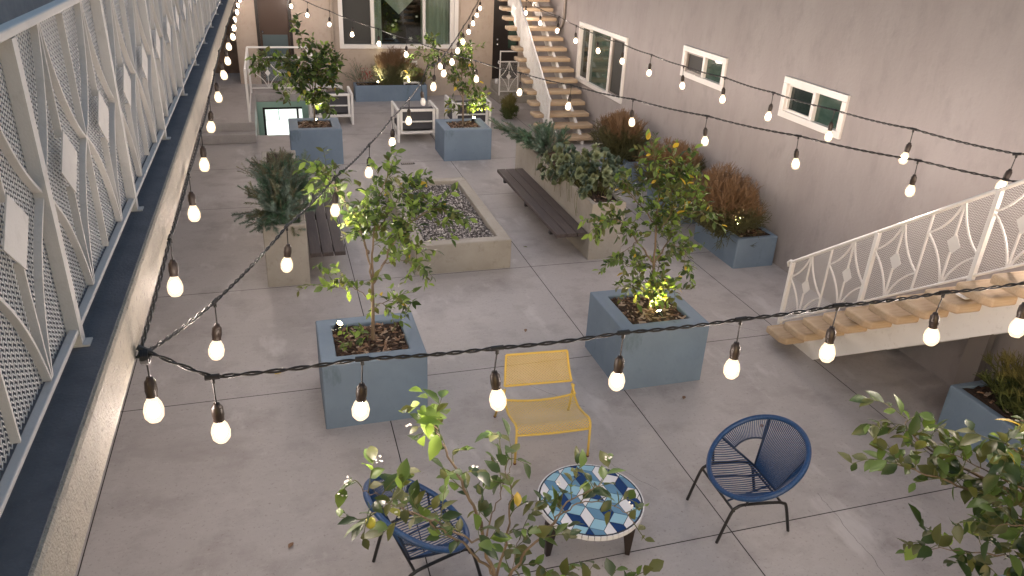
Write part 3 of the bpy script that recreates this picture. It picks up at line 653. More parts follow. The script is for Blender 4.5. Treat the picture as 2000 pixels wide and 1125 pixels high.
for k in range(5):
    b.tube([(.012 + .006 * k, math.cos(a / 12 * 6.283) * .03, math.sin(a / 12 * 6.283) * .03) for a in range(13)], .005, 5)
b.tube([(-.02, 0, 0), (.05, 0, 0)], .006, 6); b.build('coil', 'cable', hk)

# ---------------------------------------------------------------- plants
LEAF = [(0, 0), (.18, .26), (.45, .42), (.72, .30), (1, 0)]
def leaf(b, p, d, n, L, wr, mi, curl=.18):
    """leaf of length L from p along d with normal n; folded along the midrib"""
    d = d.normalized(); s = d.cross(n)
    if s.length < 1e-4: s = d.cross(Vector((.3, .7, .2)))
    s.normalize(); n = s.cross(d).normalized()
    mid = [p + d * (t * L) - n * (curl * L * t * t) for t, _ in LEAF]
    k = len(b.v)
    for q in mid: b.v.append(tuple(q))
    for sg in (1, -1):
        for i in (1, 2, 3):
            t, w_ = LEAF[i]; b.v.append(tuple(mid[i] + s * (sg * w_ * wr * L * 1.15) + n * (w_ * wr * L * .35)))
    for a, lo in ((k + 5, 1), (k + 8, 0)):
        fs = [(k, k + 1, a), (k + 1, k + 2, a + 1, a), (k + 2, k + 3, a + 2, a + 1), (k + 3, k + 4, a + 2)]
        for f in fs: b.f.append(f if lo else tuple(reversed(f))); b.m.append(mi)
def rv(r, s=1): return Vector((r.gauss(0, s), r.gauss(0, s), r.gauss(0, s)))
def smooth_path(pts, n=6):
    pts = [Vector(p) for p in pts]; out = []
    for i in range(len(pts) - 1):
        p0 = pts[max(0, i - 1)]; p1 = pts[i]; p2 = pts[i + 1]; p3 = pts[min(len(pts) - 1, i + 2)]
        for k in range(n):
            t = k / n; out.append(.5 * ((2 * p1) + (p2 - p0) * t + (2 * p0 - 5 * p1 + 4 * p2 - p3) * t * t + (3 * p1 - p0 - 3 * p2 + p3) * t ** 3))
    out.append(pts[-1]); return out
CIT = ['lf_dark', 'lf_mid', 'lf_olive', 'lf_light', 'lf_yel']
def citrus(label, base, trunk, limbs, seed, L=.095, wts=(5, 6, 4, 3, .5), tw=(.14, .30), per=10, dens=1.0, start=.25, petals=0, lemons=(), extra=None, name='lemon_tree', cat='tree', wr=.55, droop=.1, leafgap=.028):
    """trunk and limbs: polylines relative to base; limbs = (points, radius, twig density)"""
    r = random.Random(seed); t = thing(name, label, cat, base)
    tb = MB(); lb = MB(); pts_all = []
    tp = smooth_path(trunk); tb.tube(tp, [.021 - .009 * i / (len(tp) - 1) for i in range(len(tp))], 8)
    for (pl, rad, dn) in limbs:
        P = smooth_path(pl, 7); n = len(P); P = [p + rv(r, .006) * (1 if 0 < i < n - 1 else 0) for i, p in enumerate(P)]
        tb.tube(P, [max(.0022, rad * (1 - .82 * i / (n - 1))) for i in range(n)], 6)
        length = sum((P[i + 1] - P[i]).length for i in range(n - 1)); nt_ = max(2, int(length * 14 * dn * dens))
        for k in range(nt_ + 1):
            f = start + (1 - start) * (k / nt_); i = min(n - 2, int(f * (n - 1))); p = P[i].lerp(P[i + 1], f * (n - 1) - i); ax = (P[i + 1] - P[i]).normalized()
            d = (ax * (.5 if k < nt_ else 2.5) + rv(r, .75) + Vector((0, 0, .25))).normalized(); l = r.uniform(*tw) * (1.1 - .3 * f)
            e = p + d * l; midp = p.lerp(e, .5) + rv(r, .015) + Vector((0, 0, .02)); Q = smooth_path([p, midp, e], 5)
            tb.tube(Q, [.0032 - .0018 * j / (len(Q) - 1) for j in range(len(Q))], 4, 1)
            nl = max(3, int(l / leafgap)); yz = wts
            patch = r.random()
            for j in range(nl):
                ff = (j + 1) / nl; qi = min(len(Q) - 2, int(ff * (len(Q) - 1) - 1e-6)); q = Q[qi].lerp(Q[qi + 1], ff * (len(Q) - 1) - qi)
                dd = (Q[qi + 1] - Q[qi]).normalized(); side = dd.cross(rv(r)).normalized()
                ld = (dd * r.uniform(.4, 1.1) + side * r.uniform(.7, 1.2) + Vector((0, 0, r.uniform(-droop * 3, .25)))).normalized()
                nn = (Vector((0, 0, 1)) + rv(r, .45)).normalized()
                ws = list(yz); ws[3] *= (2.2 if patch > .7 else .5); ws[0] *= (2 if patch < .35 else .8)
                leaf(lb, q, ld, nn, L * r.uniform(.5, 1.2), wr * r.uniform(.85, 1.1), r.choices(range(5), ws)[0], r.uniform(.05, .35))
            pts_all.append(e)
    tb.build('trunk', ['bark', 'twig'], t, smooth=True)
    if extra: extra(lb, r)
    lb.build('foliage', CIT, t, smooth=True)
    if petals:
        pb_ = MB()
        for k in range(petals):
            p = r.choice(pts_all) + rv(r, .02)
            for j in range(5):
                a = j * 1.2566; d = Vector((math.cos(a), math.sin(a), .5)) ; q = p + rv(r, .008); leaf(pb_, q, d, Vector((0, 0, 1)), .014, .9, 0)
        pb_.build('blossom', 'petal', t)
    for (lp, ls) in lemons:
        x = MB(); x.lathe([(0, -.62 * 2 * ls), (.3 * ls, -.58 * 2 * ls), (.8 * ls, -.4 * 2 * ls), (1.0 * ls, -.1 * ls), (.93 * ls, .4 * ls), (.55 * ls, .8 * ls), (0, .95 * ls)], lp, 14); x.build('lemon', 'lemon', t, smooth=True)
    return t
# tree in the left middle planter (heights measured from the base of the trunk)
B = (.66, 6.2, .60)
citrus('leafy lemon tree in the left middle planter, beside the gravel bed', B, [(0, 0, 0), (.01, .0, .3), (.02, .02, .62)], [
    ([(.02, .02, .6), (-.02, .05, .95), (-.12, .1, 1.25), (-.28, .12, 1.55), (-.36, .1, 1.62)], .011, 1.5), ([(.02, .02, .62), (.05, .1, 1.0), (.12, .15, 1.35), (.2, .1, 1.62)], .012, 1.6),
    ([(.03, .02, .62), (.2, .05, .95), (.38, .0, 1.2), (.62, .05, 1.28), (.74, .05, 1.2)], .010, 1.5), ([(.1, .1, 1.1), (.3, .2, 1.35), (.45, .25, 1.42)], .008, 1.5),
    ([(.0, .05, .9), (-.08, -.1, 1.2), (-.02, -.18, 1.4)], .008, 1.6), ([(.2, .05, .95), (.25, -.15, 1.15), (.35, -.25, 1.3)], .007, 1.5), ([(.1, .0, .8), (.28, .1, .8), (.44, .1, .72)], .006, 1.1),
    ([(.0, .0, .45), (-.12, .0, .58), (-.26, .02, .60), (-.38, .05, .62)], .005, 1.1), ([(.0, .0, .38), (.15, -.02, .45), (.34, .0, .33)], .005, 1.3), ([(0, 0, .12), (-.1, -.1, .16), (-.22, -.14, .12)], .004, .7),
    ([(.3, .1, 1.0), (.42, .15, .9), (.46, .2, .65)], .006, 1.2)], 11, dens=1.3, L=.084, leafgap=.023, petals=30, start=.3, wts=(2.5, 6, 3, 6, .2))
B = (3.49, 6.22, .58)
citrus('lemon tree with yellowing leaves in the right middle planter', B, [(0, 0, 0), (0, 0, .35), (-.01, .02, .62)], [
    ([(-.01, .02, .6), (-.02, .05, 1.0), (-.03, .1, 1.4), (-.12, .1, 1.72)], .012, 1.6), ([(-.01, .02, .6), (-.22, .05, .85), (-.40, .05, 1.05), (-.52, .0, 1.1), (-.66, .0, 1.04)], .010, 1.3),
    ([(-.01, .02, .6), (.14, .05, .8), (.2, .0, 1.1), (.34, .1, 1.45)], .010, 1.5), ([(-.02, .1, 1.1), (.15, .1, 1.35), (.22, .1, 1.62)], .008, 1.6), ([(-.02, .1, 1.0), (-.25, .15, 1.25), (-.42, .12, 1.48)], .008, 1.4),
    ([(.2, .0, 1.1), (.36, -.05, 1.15), (.48, .0, 1.08)], .007, 1.4), ([(-.02, .05, .9), (-.05, -.2, 1.15), (.0, -.25, 1.35)], .007, 1.5), ([(.12, .05, .78), (.3, .0, .72), (.33, .0, .52)], .006, 1.4),
    ([(-.2, .05, .85), (-.35, -.05, .8), (-.46, -.05, .7)], .005, 1.0), ([(0, 0, .2), (-.12, -.05, .34), (-.26, .0, .36)], .006, 1.6), ([(0, 0, .12), (.14, .0, .3), (.26, .05, .26)], .006, 2.0), ([(0, 0, .1), (0, -.08, .25), (.02, -.12, .4)], .006, 2.2), ([(0, 0, .3), (-.15, .1, .5), (-.3, .1, .55)], .005, 1.2), ([(0, 0, .3), (.1, .1, .5), (.24, .1, .62)], .005, 1.2)], 23, dens=1.25, L=.084, leafgap=.023, petals=50, wts=(3.5, 6, 5, 4, .42), start=.25)
B = (.63, 14.42, .58)
citrus('dark leaved tree beside the stairwell railing, trunk lit from below', B, [(0, 0, 0), (.01, 0, .25), (.0, .0, .5)], [
    ([(0, 0, .4), (-.05, 0, .8), (-.25, 0, 1.1), (-.5, .05, 1.2), (-.8, .05, 1.22), (-.92, .0, 1.15)], .012, 1.5), ([(0, 0, .45), (.1, .05, .9), (.2, .0, 1.2), (.3, .0, 1.4)], .012, 1.8), ([(0, 0, .5), (.0, .05, 1.0), (-.08, .1, 1.35), (-.15, .1, 1.75)], .010, 1.1),
    ([(0, 0, .4), (.2, .0, .7), (.38, .0, .95), (.4, 0, 1.15)], .010, 1.9), ([(0, 0, .35), (-.12, -.1, .6), (-.2, -.15, .8)], .008, 1.8), ([(-.2, 0, 1.0), (-.4, -.1, .9), (-.48, -.1, .7)], .007, 1.6), ([(0, 0, .3), (.12, -.1, .5), (.22, -.1, .42)], .007, 1.8), ([(0, .05, .8), (.1, -.2, 1.0), (.15, -.25, 1.2)], .008, 1.8), ([(-.1, 0, .8), (-.15, -.2, 1.0), (-.3, -.2, 1.1)], .008, 1.8)],
    37, dens=1.15, L=.125, wts=(7, 5, 4, 1, .12), tw=(.14, .3), start=.2, name='citrus_tree', wr=.6)
B = (3.43, 14.35, .54)
citrus('slim open tree in front of the white armchairs with one glowing low branch', B, [(0, 0, 0), (0, 0, .45), (-.02, 0, .85)], [
    ([(-.02, 0, .8), (-.04, 0, 1.2), (.02, .05, 1.5)], .012, 1.6), ([(-.02, 0, .8), (-.2, 0, 1.1), (-.5, .0, 1.3), (-.85, .0, 1.35)], .009, 1.3), ([(-.03, 0, 1.0), (.12, .05, 1.25), (.18, .0, 1.45)], .009, 1.5), ([(-.4, 0, 1.25), (-.6, .0, 1.1), (-.85, 0, 1.05)], .007, 1.2),
    ([(-.5, 0, 1.3), (-.6, .0, 1.5), (-.68, 0, 1.62)], .006, 1.2), ([(0, 0, .6), (.15, 0, .8), (.22, 0, 1.0)], .008, 1.5), ([(0, 0, .55), (-.15, 0, .8), (-.2, -.05, .95)], .008, 1.5), ([(0, 0, .3), (.15, -.02, .38), (.38, 0, .42)], .005, 1.8), ([(0, 0, .25), (-.12, 0, .32), (-.25, 0, .38)], .005, 1.4), ([(0, 0, .3), (.2, .1, .5), (.36, .1, .55)], .005, 1.3)],
    41, dens=1.35, L=.10, wts=(4, 5, 6, 2, .3), start=.2, name='citrus_tree')
# foreground lemon tree, seen from above
B = (.92, 2.72, .47)
citrus('foreground lemon tree with one green lemon, bright top leaves, in front of the table', B, [(0, 0, 0), (-.03, .02, .35), (-.06, .03, .7)], [
    ([(-.06, .03, .7), (-.14, .06, 1.05), (-.24, .1, 1.32), (-.33, .12, 1.55), (-.39, .14, 1.68)], .011, 1.25), ([(-.06, .03, .7), (-.2, .05, .9), (-.38, .06, 1.08), (-.58, .08, 1.25), (-.70, .08, 1.36)], .008, 1.15),
    ([(-.06, .03, .6), (.02, .08, .9), (.04, .12, 1.15), (-.02, .14, 1.35)], .008, .9), ([(-.05, .03, .5), (.1, .06, .75), (.25, .08, .92), (.38, .1, 1.05), (.52, .1, 1.12)], .009, 1.2),
    ([(-.1, .05, .9), (-.28, -.1, 1.15), (-.46, -.2, 1.38), (-.62, -.26, 1.52), (-.70, -.27, 1.50)], .006, 1.0), ([(.25, .08, .9), (.4, .12, 1.0), (.58, .06, 1.0), (.68, -.02, .92)], .005, 1.0), ([(-.03, .02, .4), (-.2, -.1, .6), (-.4, -.1, .75)], .006, .9),
    ([(-.03, .02, .4), (.15, -.05, .55), (.35, -.1, .62), (.62, -.12, .62)], .006, .9), ([(0, .0, .3), (.05, .1, .55), (.12, .18, .75)], .005, 1.0), ([(-.1, .05, .95), (-.02, .15, 1.1), (.06, .2, 1.25)], .005, .8)],
    55, L=.094, wts=(6, 5, 6, .5, .12), tw=(.10, .22), start=.2, dens=.62, petals=22, lemons=[((-.70, -.27, 1.465), .023)], wr=.62, leafgap=.030,
    extra=lambda lb, r: [leaf(lb, Vector((-.39, .14, 1.66)) + rv(r, .055), (rv(r, .7) + Vector((0, 0, -.35))), (Vector((0, 0, 1)) + rv(r, .3)), r.uniform(.05, .125), .60, 3, .3) for _ in range(17)])
B = (4.17, 2.12, .47)
citrus('foreground citrus at the bottom right corner with dark broad leaves', B, [(0, 0, 0), (-.03, .02, .3), (-.1, .05, .6)], [
    ([(-.1, .05, .55), (-.35, .15, .8), (-.65, .25, 1.0), (-.95, .35, 1.12), (-1.15, .42, 1.18)], .012, 1.3), ([(-.1, .05, .6), (-.4, .25, .95), (-.7, .4, 1.1), (-.95, .5, 1.25), (-1.0, .55, 1.36)], .012, 1.0), ([(-.1, .05, .6), (-.3, .1, 1.0), (-.5, .15, 1.25), (-.7, .2, 1.4)], .011, 1.7),
    ([(-.1, .05, .5), (-.4, .05, .65), (-.75, .1, .75), (-1.05, .15, .8)], .008, 1.2), ([(-.1, .05, .6), (-.15, .2, 1.0), (-.25, .35, 1.25)], .011, 1.8), ([(-.3, .1, .9), (-.6, .0, 1.0), (-.85, .0, 1.05)], .008, 1.5), ([(-.05, .02, .3), (-.35, -.05, .4), (-.7, -.05, .5)], .008, 1.2),
    ([(-.1, .05, .6), (.05, .1, .9), (.1, .2, 1.2)], .01, 1.8), ([(-.3, .1, 1.0), (-.55, .25, 1.1), (-.8, .4, 1.2)], .008, 1.6), ([(-.2, .1, .9), (-.3, .0, 1.2), (-.45, .0, 1.35)], .008, 1.7), ([(-.1, .05, .6), (.1, -.1, .9), (.0, -.2, 1.2)], .01, 1.8)],
    61, L=.108, dens=.68, wts=(7, 4, 7, .3, .1), tw=(.12, .28), start=.25, petals=12, wr=.64, leafgap=.027, name='citrus_tree')

# red tipped stick bushes
def stick_bush(label, cx, cy, cz, rx, ry, h, seed, mt='fire', n=230, rad=.0075, name='fire_stick_bush'):
    r = random.Random(seed); t = thing(name, label, 'bush', (cx, cy, cz), 0, 'stick bushes in the blue planters'); b = MB()
    lobes = [(r.uniform(-.34, .34) * rx, r.uniform(-.42, .42) * ry, r.uniform(.86, 1.02)) for _ in range(4)] + [(0, 0, .96)]
    for k in range(n):
        lx, ly, lh = lobes[k % 5]; a = r.uniform(0, 6.283); el = math.asin(r.uniform(-.06, 1.0)); q = r.uniform(.72, 1.0) if k % 3 else r.uniform(.4, .8)
        p = Vector((r.uniform(-.3, .3) * rx, r.uniform(-.4, .4) * ry, 0))
        e = Vector((lx + q * rx * .72 * math.cos(a) * math.cos(el), ly + q * ry * .64 * math.sin(a) * math.cos(el), max(-.02, h * (.18 + .80 * q * lh * math.sin(el) ** .8 if el > 0 else .12))))
        m_ = p.lerp(e, .45) + Vector((r.gauss(0, .03), r.gauss(0, .03), .05 * h)); s0 = p.lerp(e, .62) + (m_ - p.lerp(e, .45)) * .8
        b.tube([p, m_, s0], [rad, rad * .8, rad * .7], 3, cap=False); L0 = (e - s0).length
        for j in range(5):
            d = ((e - s0).normalized() + rv(r, .33) + Vector((0, 0, .12))).normalized(); l1 = L0 * r.uniform(.35, .6); s1 = s0 + d * l1; b.tube([s0, s1], [rad * .6, rad * .5], 3, cap=False)
            for i in range(3):
                d2 = (d + rv(r, .38) + Vector((0, 0, .22))).normalized(); l2 = min(.12, L0 * r.uniform(.3, .55)); s2 = s1 + d2 * l2; b.tube([s1, s2], [rad * .48, rad * .34], 3, cap=False)
                d3 = (d2 + rv(r, .4) + Vector((0, 0, .2))).normalized(); b.tube([s1.lerp(s2, .5), s1.lerp(s2, .5) + d3 * l2 * .8], [rad * .4, rad * .28], 3, cap=False)
    b.build('stems', mt, t); return t
stick_bush('largest red tipped bush, lit at its foot, on the right wall', 5.94, 8.98, .36, .78, 1.12, .92, 71, n=430)
stick_bush('middle red tipped bush behind the right lemon tree', 5.98, 10.5, .36, .68, .95, .94, 72, n=330)
stick_bush('farthest red tipped bush beside the far staircase', 5.98, 12.45, .36, .70, 1.0, 1.0, 73, n=330)
stick_bush('green stick bush in the planter under the near staircase', 6.13, 4.05, .42, .34, .55, .62, 74, 'fire_g', 200)
stick_bush('fine reddish twig shrub in the middle of the far window planter', 2.80, 19.45, .32, .85, .36, 1.1, 75, n=240, rad=.006)
stick_bush('low brown twig shrub at the right end of the far window planter', 3.50, 19.42, .32, .36, .3, .5, 76, n=90, rad=.006)
stick_bush('small dark green bush on the floor behind the far staircase', 5.2, 17.2, .0, .28, .35, .62, 77, 'fire_g', 160, .010)

# feathery needle shrubs
def needle_plume(b, r, path, nl, cnt, mi, wd=.0030):
    P = smooth_path(path, 6); n = len(P)
    for k in range(cnt):
        f = (k + r.random()) / cnt; i = min(n - 2, int(f * (n - 1))); p = P[i].lerp(P[i + 1], f * (n - 1) - i); ax = (P[i + 1] - P[i]).normalized()
        s = ax.cross(rv(r)).normalized(); d = (ax * .75 + s).normalized(); l = nl * r.uniform(.7, 1.1) * (1 - .4 * f); q = ax.cross(d).normalized() * wd
        b.face([p - q, p + q, p + d * l], mi)
def plume_shrub(label, cx, cy, cz, stems, seed, nl=.055, cnt=110, mts=('needle', 'needle2', 'needle3'), name='feathery_shrub', group='feathery shrubs'):
    r = random.Random(seed); t = thing(name, label, 'shrub', (cx, cy, cz), 0, group); b = MB(); s_ = MB()
    for (x0, y0, x1, y1, z1, sp) in stems:
        for k in range(sp):
            p = Vector((x0 + r.uniform(-.08, .08), y0 + r.uniform(-.12, .12), 0)); e = Vector((x1 + r.gauss(0, .09), y1 + r.gauss(0, .12), z1 * r.uniform(.7, 1.08)))
            m_ = p.lerp(e, .5) + Vector((r.gauss(0, .03), r.gauss(0, .03), .05)); s_.tube(smooth_path([p, m_, e], 4), .004, 4, cap=False)
            mi = r.choice([0, 0, 1, 1, 2]) ; st_ = p.lerp(m_, .5)
            needle_plume(b, r, [st_, m_, e], nl, int(cnt * (e - st_).length / .35), mi)
            for j in range(3):
                u = p.lerp(e, r.uniform(.4, .85)); v = u + (rv(r, 1).normalized() * .6 + (e - p).normalized()).normalized() * r.uniform(.1, .2); needle_plume(b, r, [u, u.lerp(v, .5) + Vector((0, 0, .01)), v], nl, int(cnt * .45), mi)
    s_.build('stems', 'bark', t); b.build('foliage', list(mts), t); return t
plume_shrub('blue green feathery shrub spilling over the near end of the left trough', -.04, 9.25, .76, [(0, 0, -.3, .0, .42, 12), (0, 0, .0, .0, .42, 14), (0, .3, .28, .3, .62, 10), (0, 0, .26, -.05, .25, 12), (0, 0, -.05, -.24, .12, 14), (0, 0, .12, -.24, .0, 10), (0, .5, -.2, .5, .55, 10), (0, .4, .36, .35, .42, 9), (0, 0, -.36, -.15, .12, 10), (0, 0, -.2, -.25, .05, 10)], 81, cnt=190, nl=.07)
plume_shrub('bushy brown green shrub in the middle of the left trough', -.04, 10.2, .76, [(0, 0, -.3, 0, .4, 14), (0, 0, .2, 0, .45, 14), (0, .3, 0, .3, .5, 14), (0, .5, .1, .6, .4, 10), (0, .5, -.3, .6, .3, 10)], 82, nl=.05, mts=('needle3', 'needle2', 'needle3'))
plume_shrub('deep green feathery shrub at the far end of the right trough', 4.15, 11.7, .78, [(0, 0, -.6, .3, .42, 14), (0, 0, -.4, -.1, .35, 13), (0, -.2, -.1, -.2, .45, 12), (0, 0, .1, .2, .4, 12), (0, -.4, -.3, -.4, .25, 10), (0, -.5, .1, -.5, .5, 12)], 83, nl=.075, cnt=190, mts=('needle', 'needle2', 'needle2'))
plume_shrub('upright rosemary with red flowers at the left end of the far planter', 2.05, 19.45, .34, [(0, 0, -.15, 0, .65, 5), (0, 0, .1, 0, .5, 5), (0, 0, -.3, 0, .3, 4)], 84, nl=.035, cnt=70)
plume_shrub('small green plume at the left end of the far planter beside the uplight', 2.55, 19.4, .34, [(0, 0, -.05, 0, .35, 6), (0, 0, .12, -.05, .28, 5)], 85, nl=.04, cnt=70, mts=('needle3', 'needle3', 'needle'))
b = MB(); r = random.Random(9)
fl = thing('red_flower_cluster', 'red flower heads at the left end of the far planter', 'flowers', (2.15, 19.38, .62))
b = MB()
for k in range(60):
    leaf(b, Vector((r.uniform(-.14, .14), r.uniform(-.08, .08), r.uniform(-.1, .16))), rv(r), rv(r), .05, .5, 0)
b.build('bracts', 'red', fl); b = MB(); [b.tube([(x, 0, -.28), (x * 1.2, 0, .08)], .004, 4) for x in (-.08, 0, .08)]; b.build('stems', 'twig', fl)
# succulents in the right trough
def rosette(b, r, c, up, R_, mi, n=16):
    up = up.normalized()
    for k in range(n):
        a = k * 2.4; f = (k + 1) / n; s = up.cross(Vector((math.cos(a), math.sin(a), .2))).normalized(); d = (s * f + up * (1.15 - f)).normalized(); leaf(b, c, d, up, R_ * (.45 + .55 * f), .95, mi, -.15)
def succulent(label, x, y, z, ex, ey, hz, n, seed, R_=.075, mis=(0, 0, 1)):
    r = random.Random(seed); t = thing('succulent_clump', label, 'succulent', (x, y, z), 0, 'succulents in the right trough'); b = MB(); s_ = MB()
    for k in range(n):
        p = Vector((r.uniform(-ex, ex), r.uniform(-ey, ey), 0)); q = 1 - (abs(p.x) / ex) ** 2 * .5 - (abs(p.y) / ey) ** 2 * .4; p.z = hz * q * r.uniform(.25, 1.05)
        s_.tube([(p.x * .5, p.y * .6, -.03), (p.x * .8, p.y * .85, p.z * .5), tuple(p)], .005, 4); rosette(b, r, p, Vector((p.x * 1.6, p.y, .25)) + rv(r, .2), R_ * r.uniform(.7, 1.2), r.choice(mis))
    s_.build('stems', 'twig', t); b.build('leaves', ['succ', 'succ2'], t); return t
succulent('green round leaved succulent at the near end of the right trough', 4.24, 9.55, .80, .36, .46, .58, 120, 91, .09)
succulent('lighter mounded succulent in the middle of the right trough', 4.12, 10.3, .80, .34, .42, .45, 90, 92, .085)
succulent('small dark blue succulent hanging over the bench side of the right trough', 3.90, 10.5, .70, .16, .36, .16, 36, 93, .06, (1, 1, 0))
b = MB(); r = random.Random(17)
tr_ = thing('trailing_vine', 'thin dry trailing stems hanging over the right trough side', 'plant', (3.94, 10.4, .84))
for k in range(22):
    y = r.uniform(-1.1, .9); l = r.uniform(.1, .38); b.tube(smooth_path([(.06, y, -.02), (-.02, y + r.uniform(-.03, .03), .01), (-.025, y + r.uniform(-.05, .05), -l * .5), (-.015, y + r.uniform(-.06, .06), -l)], 3), .0025, 3)
b.build('stems', 'twig', tr_)

# ---------------------------------------------------------------- uplights
def uplight(label, p, tgt, power, size=70, seen=True):
    t = thing('uplight', label, 'uplight', p, 0, 'small garden uplights in the planters'); d = Vector(tgt) - Vector(p); d.normalize()
    b = MB(); b.tube([(0, 0, -.06), (0, 0, 0)], .008, 6); b.tube([tuple(d * -.03), tuple(d * .055)], .032, 10); b.build('housing', 'black', t)
    b = MB(); b.tube([tuple(d * .0555), tuple(d * .058)], .026, 10); b.build('lens', 'lens', t)
    ld = bpy.data.lights.new('spot', 'SPOT'); ld.energy = power; ld.color = (1, .84, .50); ld.spot_size = R(size); ld.spot_blend = .6; ld.shadow_soft_size = .02
    lo = bpy.data.objects.new('spot', ld); C.objects.link(lo); lo.parent = t; lo.location = d * .07; lo.rotation_euler = d.to_track_quat('-Z', 'Y').to_euler()
    return t
uplight('uplight at the back left corner of the left middle planter soil', (.36, 6.42, .70), (.75, 6.2, 1.5), 26, 90)
uplight('uplight at the foot of the right middle lemon tree', (3.56, 6.10, .64), (3.48, 6.24, .95), 60, 130)
uplight('uplight at the foot of the tree beside the stairwell', (.66, 14.55, .66), (.62, 14.4, 1.3), 70, 90)
uplight('uplight at the back right corner of the planter before the armchairs', (3.70, 14.6, .62), (3.75, 14.35, 1.0), 80, 90)
uplight('left of the two uplights in the far window planter', (2.42, 19.38, .40), (2.62, 19.4, .8), 55, 110)
uplight('right of the two uplights in the far window planter', (3.25, 19.38, .40), (3.05, 19.45, .9), 55, 110)
uplight('uplight inside the foot of the largest red tipped bush', (5.98, 8.52, .50), (6.1, 8.8, 1.0), 40, 130)
uplight('added spot under the foreground lemon tree, brightening its top leaves', (.42 + .25, 2.78, .56), (.53, 2.87, 2.1), 16, 16)  # unseen lamp, added to brighten the tip leaves

# ---------------------------------------------------------------- yellow mesh lounge chair
yc = thing('lounge_chair', 'low mustard yellow perforated metal lounge chair behind the mosaic table', 'chair', (2.04, 5.27, 0), R(-4))
HWD = .315
def curve_fn(prof):
    P = smooth_path([(0, a, z) for a, z in prof], 8); L = [0]
    for i in range(1, len(P)): L.append(L[-1] + (P[i] - P[i - 1]).length)
    def at(s):
        s = min(max(s, 0), L[-1] - 1e-6)
        i = max(j for j in range(len(L)) if L[j] <= s); i = min(i, len(P) - 2); return P[i].lerp(P[i + 1], (s - L[i]) / (L[i + 1] - L[i]))
    return at, L[-1], P
def ymesh(prof, name, w0, w1):
    at, L, P = curve_fn(prof)
    def fn(u, s):
        p = at(s); f = s / L; hw = w0 + (w1 - w0) * f; return ((u / (2 * HWD) * 2 - 1) * hw, p.y, p.z + .012 * ((u / HWD - 1) ** 2 - 1) * (1 + 2 * (1 - f) if name == 'seat' else 0))
    lattice(2 * HWD, L, 0, .030, .024, .0130, fn).build(name, 'yellow', yc)
    b = MB(); lft = [(-(w0 + (w1 - w0) * i / (len(P) - 1)), p.y, p.z) for i, p in enumerate(P)]; rgt = [(-x, y, z) for x, y, z in lft]
    nb = 10
    def cross(a, c, dz):
        return [(a[0] + (c[0] - a[0]) * i / nb, a[1] + (c[1] - a[1]) * i / nb, a[2] + dz * 4 * (i / nb) * (1 - i / nb)) for i in range(nb + 1)]
    b.tube(lft, .011, 8); b.tube(rgt, .011, 8); b.tube(cross(lft[0], rgt[0], -.035 if name == 'seat' else 0), .011, 8); b.tube(cross(lft[-1], rgt[-1], -.012 if name == 'seat' else 0), .011, 8)
    b.build(name + '_frame', 'yellow', yc, smooth=True)
# y: negative = towards the camera (front)
ymesh([(.155, .325), (.0, .295), (-.16, .33), (-.28, .37), (-.33, .355), (-.345, .30)], 'seat', .325, .325)
ymesh([(.215, .43), (.27, .53), (.33, .685)], 'backrest', .315, .285)
for sx in (-1, 1):
    b = MB(); b.tube([(sx * .325, -.345, .31), (sx * .328, -.345, .0)], .011, 8); o = b.build('leg', 'yellow', yc, smooth=True); b = MB(); b.tube([(sx * .328, -.345, .012), (sx * .328, -.345, 0)], .014, 8); b.build('foot', 'ygold', o)
    b = MB(); b.tube(smooth_path([(sx * .315, .20, .41), (sx * .33, .17, .345), (sx * .335, .14, .33)], 4), .011, 8); b.tube([(sx * .33, .19, .40), (sx * .36, .36, 0)], .011, 8); o = b.build('leg', 'yellow', yc, smooth=True); b = MB(); b.tube([(sx * .359, .357, .012), (sx * .36, .36, 0)], .014, 8); b.build('foot', 'ygold', o)

